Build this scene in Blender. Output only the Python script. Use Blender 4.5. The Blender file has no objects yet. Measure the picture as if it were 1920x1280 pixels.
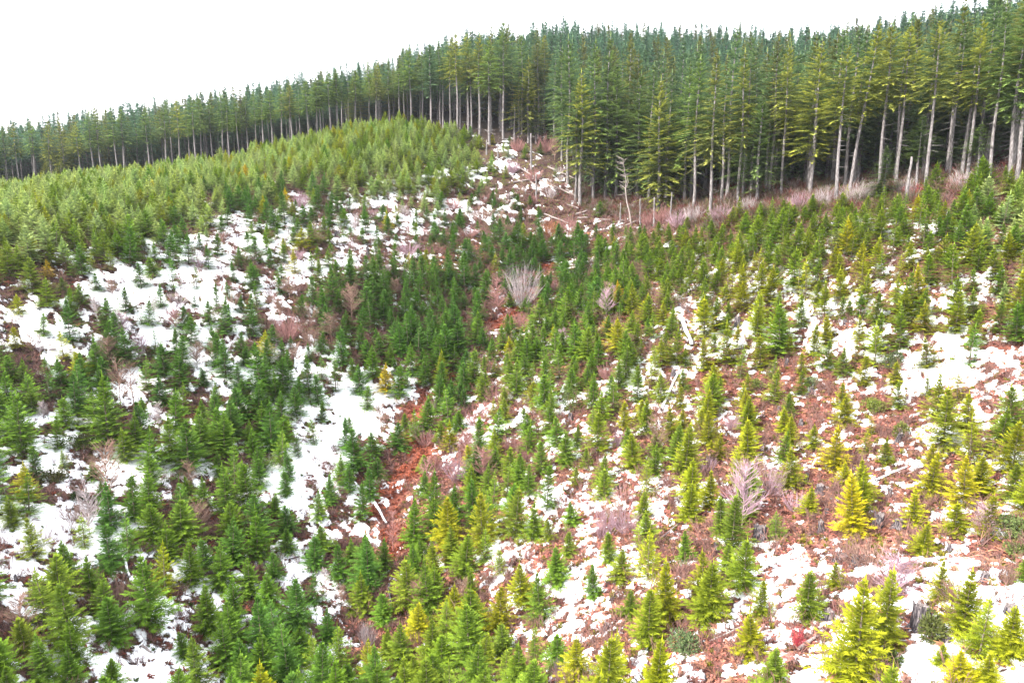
import bpy, math, random
import numpy as np
from mathutils import Vector
R = random.Random(7)
NR = np.random.RandomState(11)
sc = bpy.context.scene
COL = sc.collection

# ------------------------------------------------------------------ camera, sky, sun, exposure
PITCH = math.radians(9.5)
FPX = 1280.0                       # focal length in pixels of the 1920 px wide photograph
cam_d = bpy.data.cameras.new("camera"); cam = bpy.data.objects.new("camera", cam_d); COL.objects.link(cam)
cam_d.sensor_width = 36; cam_d.lens = 36 * FPX / 1920; cam_d.clip_start = 0.5; cam_d.clip_end = 8000
cam.location = (0, 0, 0); cam.rotation_euler = (math.radians(90) - PITCH, 0, 0)
sc.camera = cam
SUN_EL, SUN_AZ = math.radians(36), math.radians(234)      # azimuth clockwise from +Y: behind the camera, to the left
world = bpy.data.worlds.new("World"); sc.world = world; world.use_nodes = True
nt = world.node_tree; nt.nodes.clear()
sky = nt.nodes.new("ShaderNodeTexSky"); sky.sky_type = 'NISHITA'; sky.sun_disc = False
sky.sun_elevation = SUN_EL; sky.sun_rotation = SUN_AZ; sky.air_density = 1.0; sky.dust_density = 4.0; sky.ozone_density = 1.0
mixn = nt.nodes.new("ShaderNodeMixRGB"); mixn.inputs[0].default_value = 0.72
mixn.inputs[2].default_value = (8.8, 8.8, 9.15, 1)        # thin bright overcast veil
bg = nt.nodes.new("ShaderNodeBackground"); bg.inputs[1].default_value = 0.125
out = nt.nodes.new("ShaderNodeOutputWorld")
nt.links.new(sky.outputs[0], mixn.inputs[1]); nt.links.new(mixn.outputs[0], bg.inputs[0]); nt.links.new(bg.outputs[0], out.inputs[0])
sl = bpy.data.lights.new("sun", 'SUN'); sl.energy = 3.4; sl.angle = math.radians(3); sl.color = (1.0, 0.95, 0.86)
sun = bpy.data.objects.new("sun", sl); COL.objects.link(sun)
sd = Vector((math.sin(SUN_AZ) * math.cos(SUN_EL), math.cos(SUN_AZ) * math.cos(SUN_EL), math.sin(SUN_EL)))
sun.rotation_euler = sd.to_track_quat('Z', 'Y').to_euler(); sun.location = (0, -20, 60)
sc.view_settings.view_transform = 'Standard'; sc.view_settings.look = 'None'
sc.view_settings.exposure = 2.0; sc.view_settings.gamma = 1.0; sc.view_settings.use_curve_mapping = False
sc.render.engine = 'CYCLES'
sc.cycles.max_bounces = 6; sc.cycles.diffuse_bounces = 3; sc.cycles.transparent_max_bounces = 8
sc.cycles.use_denoising = True

# ------------------------------------------------------------------ projection helpers
CP, SP = math.cos(PITCH), math.sin(PITCH)
def unproj(px, py, d):
    a = (px - 960) / FPX; b = (640 - py) / FPX
    return (d * a, d * (CP + SP * b), d * (-SP + CP * b))
def proj(x, y, z):
    dep = y * CP - z * SP
    dep = np.where(np.abs(dep) < 1e-3, 1e-3, dep)
    return 960 + FPX * x / dep, 640 - FPX * (y * SP + z * CP) / dep, dep

# ------------------------------------------------------------------ terrain height field (thin plate spline through surveyed points)
CTRL = [(1920,1280,26),(1700,1280,28),(1450,1280,31),(1200,1280,35),(1000,1280,40),(800,1280,45),(660,1280,48),(480,1280,46),(300,1280,42),(100,1280,37),(0,1280,35),
(1900,1060,36),(1603,1062,40),(1350,1060,44.5),(1100,1060,50.5),(900,1060,56),(690,1090,59),(500,1080,56),(300,1080,52),(100,1060,47),(0,1060,45),
(1900,900,46),(1700,900,50),(1440,920,54),(1200,900,60),(1000,900,65.5),(850,900,69),(735,950,69.5),(600,900,67),(400,900,64),(150,900,58),(0,900,55),
(1900,740,56),(1700,740,62),(1500,740,67),(1300,740,73),(1100,740,79),(900,750,83),(780,800,82),(650,760,81),(450,740,77),(200,740,72),(0,740,66),
(1900,600,64),(1700,600,71),(1500,600,80),(1300,600,88.5),(1100,600,97),(935,610,103),(800,620,99),(600,600,93),(400,600,87),(200,600,80),(0,600,74),
(1000,540,114),(1900,480,72),(1700,480,80),(1500,480,93),(1300,480,108),(1100,480,125),(1020,490,126),(850,480,119),(650,480,110),(450,480,101),(250,490,92),(50,500,82),
(1900,395,83),(1700,400,91),(1500,405,104),(1300,415,119),(1150,425,133),(1060,420,140),(950,400,143),(800,400,136),(600,400,126),(400,400,117),(200,400,110),(0,400,106),
(0,376,125),(150,366,134),(300,347,145),(450,320,155),(600,287,163),(700,264,169),(780,254,173),(850,258,174),(900,300,163),(800,320,153),(600,330,143),(450,350,134),
(950,345,152),(1000,350,150),(1000,300,160),(1050,330,154),(1080,385,143),
(0,362,170),(300,330,185),(450,300,188),(600,265,190),(770,236,190),(850,240,188),(940,258,182),(1010,262,182),(1060,300,168),(1133,373,146),(1233,396,132),(1330,405,115),(1565,380,105),(1735,368,97),(1905,345,88),
(1650,330,130),(1400,340,150),(1850,300,125),(1200,280,200),(1300,180,262),(1100,190,245),(1500,190,255),(1700,165,240),(1900,160,205),(900,192,232),(700,226,232),(400,292,232),(0,347,232),
(1300,172,320),(1600,172,310),(1000,165,300),(1900,150,280),(600,258,310),(0,352,320)]
pts = np.array([unproj(*c) for c in CTRL])
extra = np.array([(-60,-30,-34),(60,-30,-16),(0,-10,-30),(0,-80,-50),(-150,0,-20),(150,0,10),(-200,120,0),(220,90,22),(260,260,52),(-330,330,12),(0,480,40),(250,460,50),(-250,480,20),
                  (-500,0,-30),(500,0,10),(500,700,0),(-500,700,0),(0,800,0),(0,-400,-60),(400,-400,-40),(-400,-400,-60)], float)
pts = np.vstack([pts, extra])
def phi(r2): return 0.5 * r2 * np.log(r2 + 1e-9)
def tps_fit(P, lam):
    n = len(P); X = P[:, :2] / 100.0
    r2 = ((X[:, None] - X[None]) ** 2).sum(-1); K = phi(r2) + lam * np.eye(n)
    Q = np.hstack([np.ones((n, 1)), X]); A = np.zeros((n + 3, n + 3)); A[:n, :n] = K; A[:n, n:] = Q; A[n:, :n] = Q.T
    return X, np.linalg.solve(A, np.concatenate([P[:, 2], np.zeros(3)]))
TX, TW = tps_fit(pts, 0.004)
def tps(x, y):
    x = np.asarray(x, float).ravel() / 100; y = np.asarray(y, float).ravel() / 100
    o = np.empty_like(x); n = len(TX)
    for i in range(0, len(x), 50000):
        xs, ys = x[i:i+50000], y[i:i+50000]
        r2 = (xs[:, None] - TX[:, 0]) ** 2 + (ys[:, None] - TX[:, 1]) ** 2
        o[i:i+50000] = phi(r2) @ TW[:n] + TW[n] + TW[n+1] * xs + TW[n+2] * ys
    return o
def vnoise(x, y, seed):
    rs = np.random.RandomState(seed); T = rs.rand(256, 256)
    xi = np.floor(x).astype(int); yi = np.floor(y).astype(int); fx = x - xi; fy = y - yi
    fx = fx * fx * (3 - 2 * fx); fy = fy * fy * (3 - 2 * fy)
    a = T[xi % 256, yi % 256]; b = T[(xi+1) % 256, yi % 256]; c = T[xi % 256, (yi+1) % 256]; d = T[(xi+1) % 256, (yi+1) % 256]
    return (a * (1-fx) + b * fx) * (1-fy) + (c * (1-fx) + d * fx) * fy
def fbm(x, y, s, seed, octv=3):
    o = 0; a = 1; t = 0
    for k in range(octv):
        ang = 0.7 * k + 0.3; u = (x * math.cos(ang) - y * math.sin(ang)) / s; v = (x * math.sin(ang) + y * math.cos(ang)) / s
        o = o + a * vnoise(u + 31 * k, v + 17 * k, seed + k); t += a; a *= 0.5; s *= 0.5
    return o / t
# lookup grid, 1 m
GX0, GY0, GN, GM = -330, -20, 661, 421
gx, gy = np.meshgrid(np.arange(GN) + GX0, np.arange(GM) + GY0, indexing='ij')
base_grid = tps(gx, gy).reshape(gx.shape)
def relief(x, y): return 0.7 * (fbm(x, y, 9.0, 5, 3) - 0.5)
HG = base_grid + relief(gx, gy)
def zat(x, y):
    x = np.atleast_1d(np.asarray(x, float)); y = np.atleast_1d(np.asarray(y, float))
    u = np.clip(x - GX0, 0, GN - 1.001); v = np.clip(y - GY0, 0, GM - 1.001)
    i = u.astype(int); j = v.astype(int); fx = u - i; fy = v - j
    return (HG[i, j] * (1-fx) + HG[i+1, j] * fx) * (1-fy) + (HG[i, j+1] * (1-fx) + HG[i+1, j+1] * fx) * fy
DS = np.exp(np.linspace(math.log(14), math.log(330), 900))
def ground_at(px, py):
    """pixel of the survey photograph -> the point of the terrain seen there"""
    P = np.array([unproj(px, py, d) for d in DS])
    below = P[:, 2] < zat(P[:, 0], P[:, 1])
    k = np.argmax(below) if below.any() else len(DS) - 200
    if k == 0: k = 1
    lo, hi = DS[k-1], DS[k]
    for _ in range(8):
        m = (lo + hi) / 2; q = unproj(px, py, m)
        if q[2] < zat(q[0], q[1])[0]: hi = m
        else: lo = m
    q = unproj(px, py, hi); return q[0], q[1], zat(q[0], q[1])[0], hi
def top_height(g, topy):
    """height of a vertical thing standing at g whose top shows at row topy"""
    k = (640 - topy) / FPX
    # (y*SP+z*CP) = k*(y*CP - z*SP)
    return g[1] * (k * CP - SP) / (CP + k * SP) - g[2]

# ------------------------------------------------------------------ cover maps of the hillside (24 x 16 cells)
def M(s): return np.array([[int(c) for c in r.replace(' ', '')] for r in s.strip().split('\n')], float)
SNOW = M("""000000 000013 221110 000000
000000 113446 333310 112211
000267 789765 331012 222311
155788 988532 331244 543342
628967 553214 111345 554343
886843 432343 333576 545555
364354 554223 434555 346788
346545 768533 645534 445578
484654 568145 554445 455465
799564 767343 434433 324755
587674 688412 573443 444675
788544 588114 463466 653456
967475 643216 766346 645665
756485 432226 375467 755777
555867 333236 554545 564576
368884 533345 566755 665656""")
TREE = M("""000003 799983 000000 000000
399999 878875 110033 778888
999964 542233 421137 888999
979743 323445 767879 998899
683234 446897 699876 676679
245146 557985 898767 676877
676768 737997 887766 576634
998567 776788 776656 446453
948678 853487 677766 544465
525778 755266 657665 555377
734887 756159 745664 345547
634878 845498 741666 352445
487887 886997 634655 321113
886878 888997 835465 344145
887466 887898 655563 447347
884348 888998 666535 457457""")
TONE = M("""555555 555555 433333 333333
555555 555555 332222 222222
555554 444544 443322 222235
552344 333444 443222 222235
224444 444444 443221 211225
134444 444443 333221 212223
344444 444443 333221 212123
344344 443342 232221 212112
334434 443332 222111 211112
333343 344333 322211 112111
443333 444432 322112 211111
333343 344333 322112 201101
324334 434322 222212 211112
332333 344322 321112 111111
323433 444321 222112 221111
333333 433222 221112 121101""")
def sample(Mp, px, py):
    u = np.clip((np.asarray(px) - 40) / 80.0, 0, 22.999); v = np.clip((np.asarray(py) - 288) / 64.0, 0, 14.999)
    i = u.astype(int); j = v.astype(int); fx = u - i; fy = v - j
    fx = fx * fx * (3 - 2 * fx); fy = fy * fy * (3 - 2 * fy)
    return (Mp[j, i] * (1-fx) + Mp[j, i+1] * fx) * (1-fy) + (Mp[j+1, i] * (1-fx) + Mp[j+1, i+1] * fx) * fy
# forest edge: bearing -> distance at which the mature forest starts
EDGE = [(-700,360,186),(0,364,186),(300,332,186),(480,295,188),(640,260,188),(770,236,186),(850,242,180),(930,262,174),(1000,262,176),(1050,300,162),(1085,375,146),(1150,385,141),(1240,394,128),(1330,402,113),(1565,380,103),(1735,368,96),(1905,345,88),(2300,340,80),(2900,340,70)]
ea = np.array([math.atan2((p[0]-960)/FPX, CP) for p in EDGE]); er = np.array([math.hypot(*unproj(*p)[:2]) for p in EDGE])
def forest_margin(x, y): return np.hypot(x, y) - np.interp(np.arctan2(x, np.maximum(y, 1e-3)), ea, er)
GULLY = [(1030,500,16),(1000,545,14),(960,585,20),(925,610,20),(890,655,14),(850,700,8),(800,745,14),(785,775,24),(778,820,22),(790,850,24),(765,885,26),(735,930,24),(718,960,26),(740,1000,22),(745,1030,16)]
GULLYW = [(ground_at(a, b), c) for a, b, c in GULLY]
RUST = [(1470,700,60),(1550,760,70),(1640,780,50),(1600,740,40),(1330,715,60),(1700,780,40),(1620,1000,55),(1130,640,40),(1090,650,30),(1440,960,60),(1100,985,60),(980,845,35),(1230,1140,40),(1380,1210,50),(1540,1190,40),(1500,880,50),(1210,560,25),(1700,610,40),(1880,650,40),(330,1220,20),(870,860,40)]
RUSTW = [(ground_at(a, b), c) for a, b, c in RUST]

# ------------------------------------------------------------------ node material helpers
def new_mat(name):
    m = bpy.data.materials.new(name); m.use_nodes = True
    n = m.node_tree.nodes; b = n["Principled BSDF"]; b.inputs["Roughness"].default_value = 0.85
    b.inputs["Specular IOR Level"].default_value = 0.15
    return m, m.node_tree, b
def noise(t, scale, detail=4, rough=0.6, co='Object'):
    tc = t.nodes.new("ShaderNodeTexCoord"); nz = t.nodes.new("ShaderNodeTexNoise")
    nz.inputs["Scale"].default_value = scale; nz.inputs["Detail"].default_value = detail; nz.inputs["Roughness"].default_value = rough
    t.links.new(tc.outputs[co], nz.inputs["Vector"]); return nz.outputs[0]
def mathn(t, op, a, b=None, c=None, clamp=False):
    n = t.nodes.new("ShaderNodeMath"); n.operation = op; n.use_clamp = clamp
    for k, v in enumerate((a, b, c)):
        if v is None: continue
        if isinstance(v, (int, float)): n.inputs[k].default_value = v
        else: t.links.new(v, n.inputs[k])
    return n.outputs[0]
def ramp(t, f, stops):
    n = t.nodes.new("ShaderNodeValToRGB"); e = n.color_ramp.elements
    while len(e) < len(stops): e.new(0.5)
    for k, (p, c) in enumerate(stops): e[k].position = p; e[k].color = (*c, 1)
    t.links.new(f, n.inputs[0]); return n.outputs[0]
def mix(t, f, a, b, mode='MIX'):
    n = t.nodes.new("ShaderNodeMixRGB"); n.blend_type = mode
    for k, v in enumerate((f, a, b)):
        if isinstance(v, (int, float)): n.inputs[k].default_value = v
        elif isinstance(v, tuple): n.inputs[k].default_value = (*v, 1)
        else: t.links.new(v, n.inputs[k])
    return n.outputs[0]
def attr(t, name, typ='GEOMETRY'):
    n = t.nodes.new("ShaderNodeAttribute"); n.attribute_name = name; n.attribute_type = typ; return n

# ------------------------------------------------------------------ ground: one sheet, finer where the hillside is near
def build_ground():
    a0 = np.concatenate([np.linspace(-180, -50, 30, endpoint=False), np.linspace(-50, -40, 60, endpoint=False), np.linspace(-40, 40, 860, endpoint=False), np.linspace(40, 50, 60, endpoint=False), np.linspace(50, 180, 31)[:-1]])
    rr = np.concatenate([np.linspace(2, 22, 12, endpoint=False), np.exp(np.linspace(math.log(22), math.log(200), 640, endpoint=False)), np.exp(np.linspace(math.log(200), math.log(340), 40, endpoint=False)), np.exp(np.linspace(math.log(340), math.log(5000), 22))])
    A, RR = np.meshgrid(np.radians(a0), rr, indexing='ij'); na, nr = A.shape
    x = (RR * np.sin(A)).ravel(); y = (RR * np.cos(A)).ravel()
    z = tps(x, y); far = np.clip((np.hypot(x, y) - 420) / 500, 0, 1)
    z = z * (1 - far) + (-8 + 26 * (fbm(x, y, 700, 3, 3) - 0.5)) * far
    z += relief(x, y) * (1 - far)
    px, py, dep = proj(x, y, z)
    inview = dep > 1
    s = np.where(inview, sample(SNOW, px, py) / 9.0, 0.5)
    fm = forest_margin(x, y)
    # gully and bracken patches
    rust = np.zeros_like(x); gul = np.zeros_like(x)
    for (g, c) in GULLYW: gul = np.maximum(gul, np.exp(-((x-g[0])**2 + (y-g[1])**2) / (c * g[3] / FPX * 1.15) ** 2))
    for (g, c) in RUSTW: rust = np.maximum(rust, np.exp(-((x-g[0])**2 + ((y-g[1])/1.4)**2) / (c * g[3] / FPX) ** 2))
    s = s * (1 - 0.85 * gul) * (1 - 0.45 * rust)
    s = s * (1 - np.clip((fm + 2) / 8, 0, 1) * 0.85)
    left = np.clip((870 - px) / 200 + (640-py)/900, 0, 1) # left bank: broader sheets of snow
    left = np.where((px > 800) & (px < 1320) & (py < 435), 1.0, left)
    n1 = fbm(x, y, 5.0, 40, 3); n2 = fbm(x * 1.0, y * 0.8, 1.3, 50, 3); n3 = fbm(x, y, 0.55, 60, 2)
    n4 = fbm(x, y, 0.32, 66, 2); n = np.where(left > 0.5, 0.34 * n1 + 0.3 * n2 + 0.24 * n3 + .12 * n4, 0.27 * n1 + 0.28 * n2 + 0.28 * n3 + .17 * n4)
    out_ = np.empty_like(n)
    for msk in (left > 0.5, left <= 0.5):
        v = n[msk]; o = np.empty(len(v)); o[np.argsort(v)] = np.linspace(0, 1, len(v)); out_[msk] = o
    marg = s * .86 - out_
    cover = np.clip(marg * 7, 0, 1)
    rough = (fbm(x, y, 0.7, 70, 3) - 0.5) * 0.45 + (n3 - 0.5) * 0.25
    near = np.clip(1 - (RR.ravel() - 170) / 60, 0, 1)
    z += near * (rough * (1 - 0.8 * cover) + cover * 0.16)
    me = bpy.data.meshes.new("ground")
    V = np.stack([x, y, z], 1)
    idx = np.arange(na * nr).reshape(na, nr); i2 = np.vstack([idx, idx[:1]])
    q = np.stack([i2[:-1, :-1], i2[:-1, 1:], i2[1:, 1:], i2[1:, :-1]], -1).reshape(-1, 4)[:, ::-1]
    me.vertices.add(len(V)); me.vertices.foreach_set("co", V.ravel()); me.loops.add(q.size); me.loops.foreach_set("vertex_index", q.ravel().astype(np.int32))
    me.polygons.add(len(q)); me.polygons.foreach_set("loop_start", np.arange(len(q), dtype=np.int32) * 4); me.update(calc_edges=True)
    me.polygons.foreach_set("use_smooth", np.ones(len(q), bool))
    for nm, arr in (("snow", marg), ("rust", np.clip(rust, 0, 1)), ("gully", gul), ("wood", np.clip((fm + 3) / 6, 0, 1)), ("bank", left)):
        at = me.attributes.new(nm, 'FLOAT', 'POINT'); at.data.foreach_set("value", arr.astype(np.float32))
    o = bpy.data.objects.new("ground", me); COL.objects.link(o); o["kind"] = "structure"
    m, t, b = new_mat("hillside")
    nA = noise(t, 3.2, 7, 0.78); nB = noise(t, 0.5, 4, 0.6); nC = noise(t, 9, 4, 0.7)
    nB2 = noise(t, 1.1, 3, 0.6); nD = noise(t, 5, 6, 0.8)
    brk = ramp(t, nA, [(0.36, (0.012, 0.007, 0.008)), (0.47, (0.06, 0.025, 0.022)), (0.56, (0.17, 0.07, 0.055)), (0.68, (0.36, 0.20, 0.16))])  # darkest stops put the shade between bracken into the colour
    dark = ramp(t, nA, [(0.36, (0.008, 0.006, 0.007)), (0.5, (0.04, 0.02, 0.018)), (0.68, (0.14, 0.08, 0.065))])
    red = ramp(t, nC, [(0.34, (0.03, 0.01, 0.008)), (0.5, (0.17, 0.045, 0.027)), (0.7, (0.33, 0.12, 0.075))])
    moss = ramp(t, nC, [(0.3, (0.03, 0.035, 0.008)), (0.7, (0.13, 0.12, 0.025))])
    litter = ramp(t, nC, [(0.3, (0.012, 0.009, 0.008)), (0.7, (0.055, 0.035, 0.028))])
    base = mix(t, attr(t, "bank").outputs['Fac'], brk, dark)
    base = mix(t, mathn(t, 'MULTIPLY', mathn(t, 'SUBTRACT', nB2, 0.52, None, True), 7, None, True), base, moss)
    base = mix(t, attr(t, "rust").outputs['Fac'], base, mix(t, 0.5, brk, red))
    base = mix(t, attr(t, "gully").outputs['Fac'], base, red)
    base = mix(t, attr(t, "wood").outputs['Fac'], base, litter)
    sn = mathn(t, 'ADD', attr(t, "snow").outputs['Fac'], mathn(t, 'MULTIPLY', mathn(t, 'SUBTRACT', nD, 0.5), mathn(t, 'SUBTRACT', 1.6, mathn(t, 'MULTIPLY', attr(t, 'bank').outputs['Fac'], .35))))
    sn = mathn(t, 'MULTIPLY', sn, 9, None, True)
    col = mix(t, sn, base, (0.86, 0.875, 0.91))
    t.links.new(col, b.inputs["Base Color"]); b.inputs["Roughness"].default_value = 0.9
    bp = t.nodes.new("ShaderNodeBump"); bp.inputs["Strength"].default_value = 0.7; bp.inputs["Distance"].default_value = 0.12
    t.links.new(mathn(t, 'MULTIPLY', nC, mathn(t, 'SUBTRACT', 1.15, sn)), bp.inputs["Height"]); t.links.new(bp.outputs[0], b.inputs["Normal"])
    me.materials.append(m)
    return x, y, z, marg, fm, px, py, dep, gul, rust, left
GD = build_ground()

# ------------------------------------------------------------------ mesh building with flat lists
class MB:
    def __init__(s): s.v = []; s.f = []; s.c = []; s.m = []
    def kite(s, p, d, w, L, col, mat=0):
        i = len(s.v); m = p + d * (L * 0.42)
        s.v += [p, m + w, p + d * L, m - w]; s.f.append((i, i+1, i+2, i+3)); s.c.append(col); s.m.append(mat)
    def tube(s, path, radii, n=5, col=1.0, mat=0, cap=False):
        base = len(s.v)
        for k, p in enumerate(path):
            q = path[min(k+1, len(path)-1)] - path[max(k-1, 0)]
            q = q.normalized() if q.length > 1e-9 else Vector((0,0,1))
            a = q.orthogonal().normalized() if abs(q.z) < 0.9 else Vector((1,0,0)); a = (a - q * a.dot(q)).normalized(); b = q.cross(a)
            for j in range(n):
                an = 2 * math.pi * j / n; s.v.append(p + (a * math.cos(an) + b * math.sin(an)) * radii[k])
        for k in range(len(path)-1):
            for j in range(n):
                s.f.append((base+k*n+j, base+k*n+(j+1) % n, base+(k+1)*n+(j+1) % n, base+(k+1)*n+j)); s.c.append(col); s.m.append(mat)
        if cap:
            for k in (0, len(path)-1):
                s.f.append(tuple(base+k*n+j for j in range(n))); s.c.append(col); s.m.append(mat)
    def mesh(s, name, mats, smooth=False):
        me = bpy.data.meshes.new(name); me.from_pydata([tuple(v) for v in s.v], [], s.f)
        at = me.attributes.new("v", 'FLOAT', 'FACE'); at.data.foreach_set("value", np.array(s.c, np.float32))
        for m in mats: me.materials.append(m)
        me.polygons.foreach_set("material_index", np.array(s.m, np.int32))
        if smooth: me.polygons.foreach_set("use_smooth", np.ones(len(s.f), bool))
        me.update(); return me

# ------------------------------------------------------------------ plant materials
def foliage_mat(name, inst, trans=0.28):
    m, t, b = new_mat(name)
    if inst: c = attr(t, "tint", 'INSTANCER').outputs['Color']
    else:
        oi = t.nodes.new("ShaderNodeObjectInfo"); c = oi.outputs['Color']
    v = attr(t, "v").outputs['Fac']
    nz = noise(t, 2.5, 2, 0.5)
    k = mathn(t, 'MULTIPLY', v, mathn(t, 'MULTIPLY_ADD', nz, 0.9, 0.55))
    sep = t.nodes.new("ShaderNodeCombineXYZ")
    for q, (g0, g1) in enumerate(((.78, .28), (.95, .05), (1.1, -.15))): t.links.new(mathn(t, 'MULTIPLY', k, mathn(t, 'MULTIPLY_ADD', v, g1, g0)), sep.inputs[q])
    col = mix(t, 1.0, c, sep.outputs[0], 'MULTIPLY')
    t.links.new(col, b.inputs["Base Color"]); b.inputs["Roughness"].default_value = 0.75
    tr = t.nodes.new("ShaderNodeBsdfTranslucent"); t.links.new(col, tr.inputs[0])
    mx = t.nodes.new("ShaderNodeMixShader"); mx.inputs[0].default_value = trans
    o = t.nodes["Material Output"]; t.links.new(b.outputs[0], mx.inputs[1]); t.links.new(tr.outputs[0], mx.inputs[2]); t.links.new(mx.outputs[0], o.inputs[0])
    return m
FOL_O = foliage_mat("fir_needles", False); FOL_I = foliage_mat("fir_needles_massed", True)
def bark_mat(name, a, b_, c, sc_=(6, 6, 0.9)):
    m, t, b = new_mat(name)
    tc = t.nodes.new("ShaderNodeTexCoord"); mp = t.nodes.new("ShaderNodeMapping"); mp.inputs['Scale'].default_value = sc_
    nz = t.nodes.new("ShaderNodeTexNoise"); nz.inputs['Scale'].default_value = 2.0; nz.inputs['Detail'].default_value = 5
    t.links.new(tc.outputs['Object'], mp.inputs[0]); t.links.new(mp.outputs[0], nz.inputs['Vector'])
    t.links.new(ramp(t, nz.outputs[0], [(0.32, a), (0.5, b_), (0.7, c)]), b.inputs['Base Color'])
    bp = t.nodes.new("ShaderNodeBump"); bp.inputs['Strength'].default_value = 0.6; bp.inputs['Distance'].default_value = 0.05
    t.links.new(nz.outputs[0], bp.inputs['Height']); t.links.new(bp.outputs[0], b.inputs['Normal']); return m
BARK_GREY = bark_mat("lichen_grey_bark", (0.05, 0.043, 0.043), (0.13, 0.118, 0.12), (0.25, 0.235, 0.24))
BARK_YOUNG = bark_mat("young_bark", (0.06, 0.045, 0.035), (0.13, 0.10, 0.08), (0.22, 0.19, 0.16))
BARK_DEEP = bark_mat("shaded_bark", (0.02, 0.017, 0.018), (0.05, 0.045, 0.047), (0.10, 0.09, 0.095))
CHAR = bark_mat("weathered_stump_wood", (0.008, 0.007, 0.009), (0.05, 0.043, 0.05), (0.24, 0.21, 0.215), (9, 9, 1.2))
CUT = bark_mat("old_cut_wood", (0.05, 0.04, 0.04), (0.13, 0.11, 0.11), (0.26, 0.23, 0.22), (8, 8, 8))
DEADWOOD = bark_mat("bleached_deadwood", (0.10, 0.08, 0.075), (0.24, 0.20, 0.19), (0.38, 0.34, 0.33), (8, 8, 8))
def plain(name, lo, hi, scale=3):
    m, t, b = new_mat(name); t.links.new(ramp(t, noise(t, scale, 3), [(0.3, lo), (0.7, hi)]), b.inputs['Base Color']); return m
TWIG = {'lavender': plain("lavender_twigs", (0.20, 0.11, 0.135), (0.40, 0.29, 0.34)), 'pink': plain("pink_twigs", (0.19, 0.08, 0.075), (0.34, 0.19, 0.18)),
        'crimson': plain("crimson_twigs", (0.26, 0.02, 0.035), (0.42, 0.07, 0.09)), 'brown': plain("brown_twigs", (0.11, 0.06, 0.045), (0.30, 0.20, 0.16)),
        'grey': plain("pale_grey_twigs", (0.22, 0.18, 0.185), (0.45, 0.39, 0.40)), 'orange': plain("orange_red_twigs", (0.2, 0.06, 0.03), (0.34, 0.16, 0.09))}
SNOWM = plain("snow_cap", (0.82, 0.84, 0.88), (0.88, 0.89, 0.92))

# ------------------------------------------------------------------ conifers
def crown_branch(mb, r, b0, d, L, sag, n, tl, tw, mat=0, bright=1.0):
    up = Vector((0, 0, 1)); side = d.cross(up); side = side.normalized() if side.length > 1e-3 else Vector((1, 0, 0)); nrm = side.cross(d).normalized()
    for k in range(n):
        s = (k + 0.6 * r.random() + 0.3) / n
        p = b0 + d * (L * s) + up * (sag * L * s * s)
        sg = 1 if (k % 2) else -1
        td = (d * r.uniform(0.45, 0.95) + side * sg * r.uniform(0.5, 1.0) + up * r.uniform(-0.28, 0.3)).normalized()
        l = (tl * (1.15 - 0.75 * s)) * r.uniform(0.7, 1.25)
        w = (td.cross(nrm + side * r.uniform(-0.7, 0.7))).normalized() * (tw * r.uniform(0.7, 1.2))
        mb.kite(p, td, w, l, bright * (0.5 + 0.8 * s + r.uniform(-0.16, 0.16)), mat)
    p = b0 + d * (L * 0.75) + up * (sag * L * 0.56)
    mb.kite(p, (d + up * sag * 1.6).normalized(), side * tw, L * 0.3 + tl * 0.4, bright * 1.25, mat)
def young_fir(seed, H=4.0, rad=1.15, full=1.0, taper=0.85, snowy=False):
    """returns crown and trunk builders; base at z=0"""
    r = random.Random(seed); cr = MB(); tr = MB()
    lean = Vector((r.uniform(-.03, .03), r.uniform(-.03, .03), 1))
    path = [lean * (H * k / 5) + Vector((r.uniform(-.02, .02), r.uniform(-.02, .02), 0)) for k in range(6)]
    tr.tube(path, [0.065 * H / 4 * (1 - k / 5.4) for k in range(6)], 5)
    z = 0.12 * H * r.uniform(0.6, 1.3) * (1 if full > .8 else 1.5); asym = r.uniform(0, 6.28)
    while z < H * 0.97:
        t = z / H; whorl = 6 if t < 0.8 else 5
        ph = r.uniform(0, 6.28)
        nb = int(whorl * (1.0 + 0.55 * full) + r.random())
        for k in range(nb):
            az = ph + 6.283 * k / nb + r.uniform(-.35, .35)
            L = rad * 1.12 * (1 - t) ** (taper + .12) * r.uniform(0.62, 1.18) * (1 + 0.14 * math.cos(az - asym)) + 0.04 * H / 4
            if t < 0.12: L *= 0.75
            el = -0.12 + 0.95 * t ** 1.2 + r.uniform(-.14, .16)
            d = Vector((math.cos(az) * math.cos(el), math.sin(az) * math.cos(el), math.sin(el)))
            zz = z + r.uniform(-.09, .09)
            n = max(5, int(29 * full * (0.3 + L / rad * 0.85)))
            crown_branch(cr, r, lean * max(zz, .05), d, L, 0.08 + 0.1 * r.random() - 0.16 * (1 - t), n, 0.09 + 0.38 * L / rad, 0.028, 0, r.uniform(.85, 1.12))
        z += (0.215 if full > .8 else .3) * (H / 4) ** 0.6 * r.uniform(.8, 1.2)
    # leader
    cr.kite(lean * (H * 0.93), (lean + Vector((r.uniform(-.05, .05), r.uniform(-.05, .05), 0))).normalized(), Vector((0.03, 0.01, 0)), 0.17 * H, 1.25)
    cr.kite(lean * (H * 0.93), lean.normalized(), Vector((-0.01, 0.03, 0)), 0.16 * H, 1.25)
    return cr, tr
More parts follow.
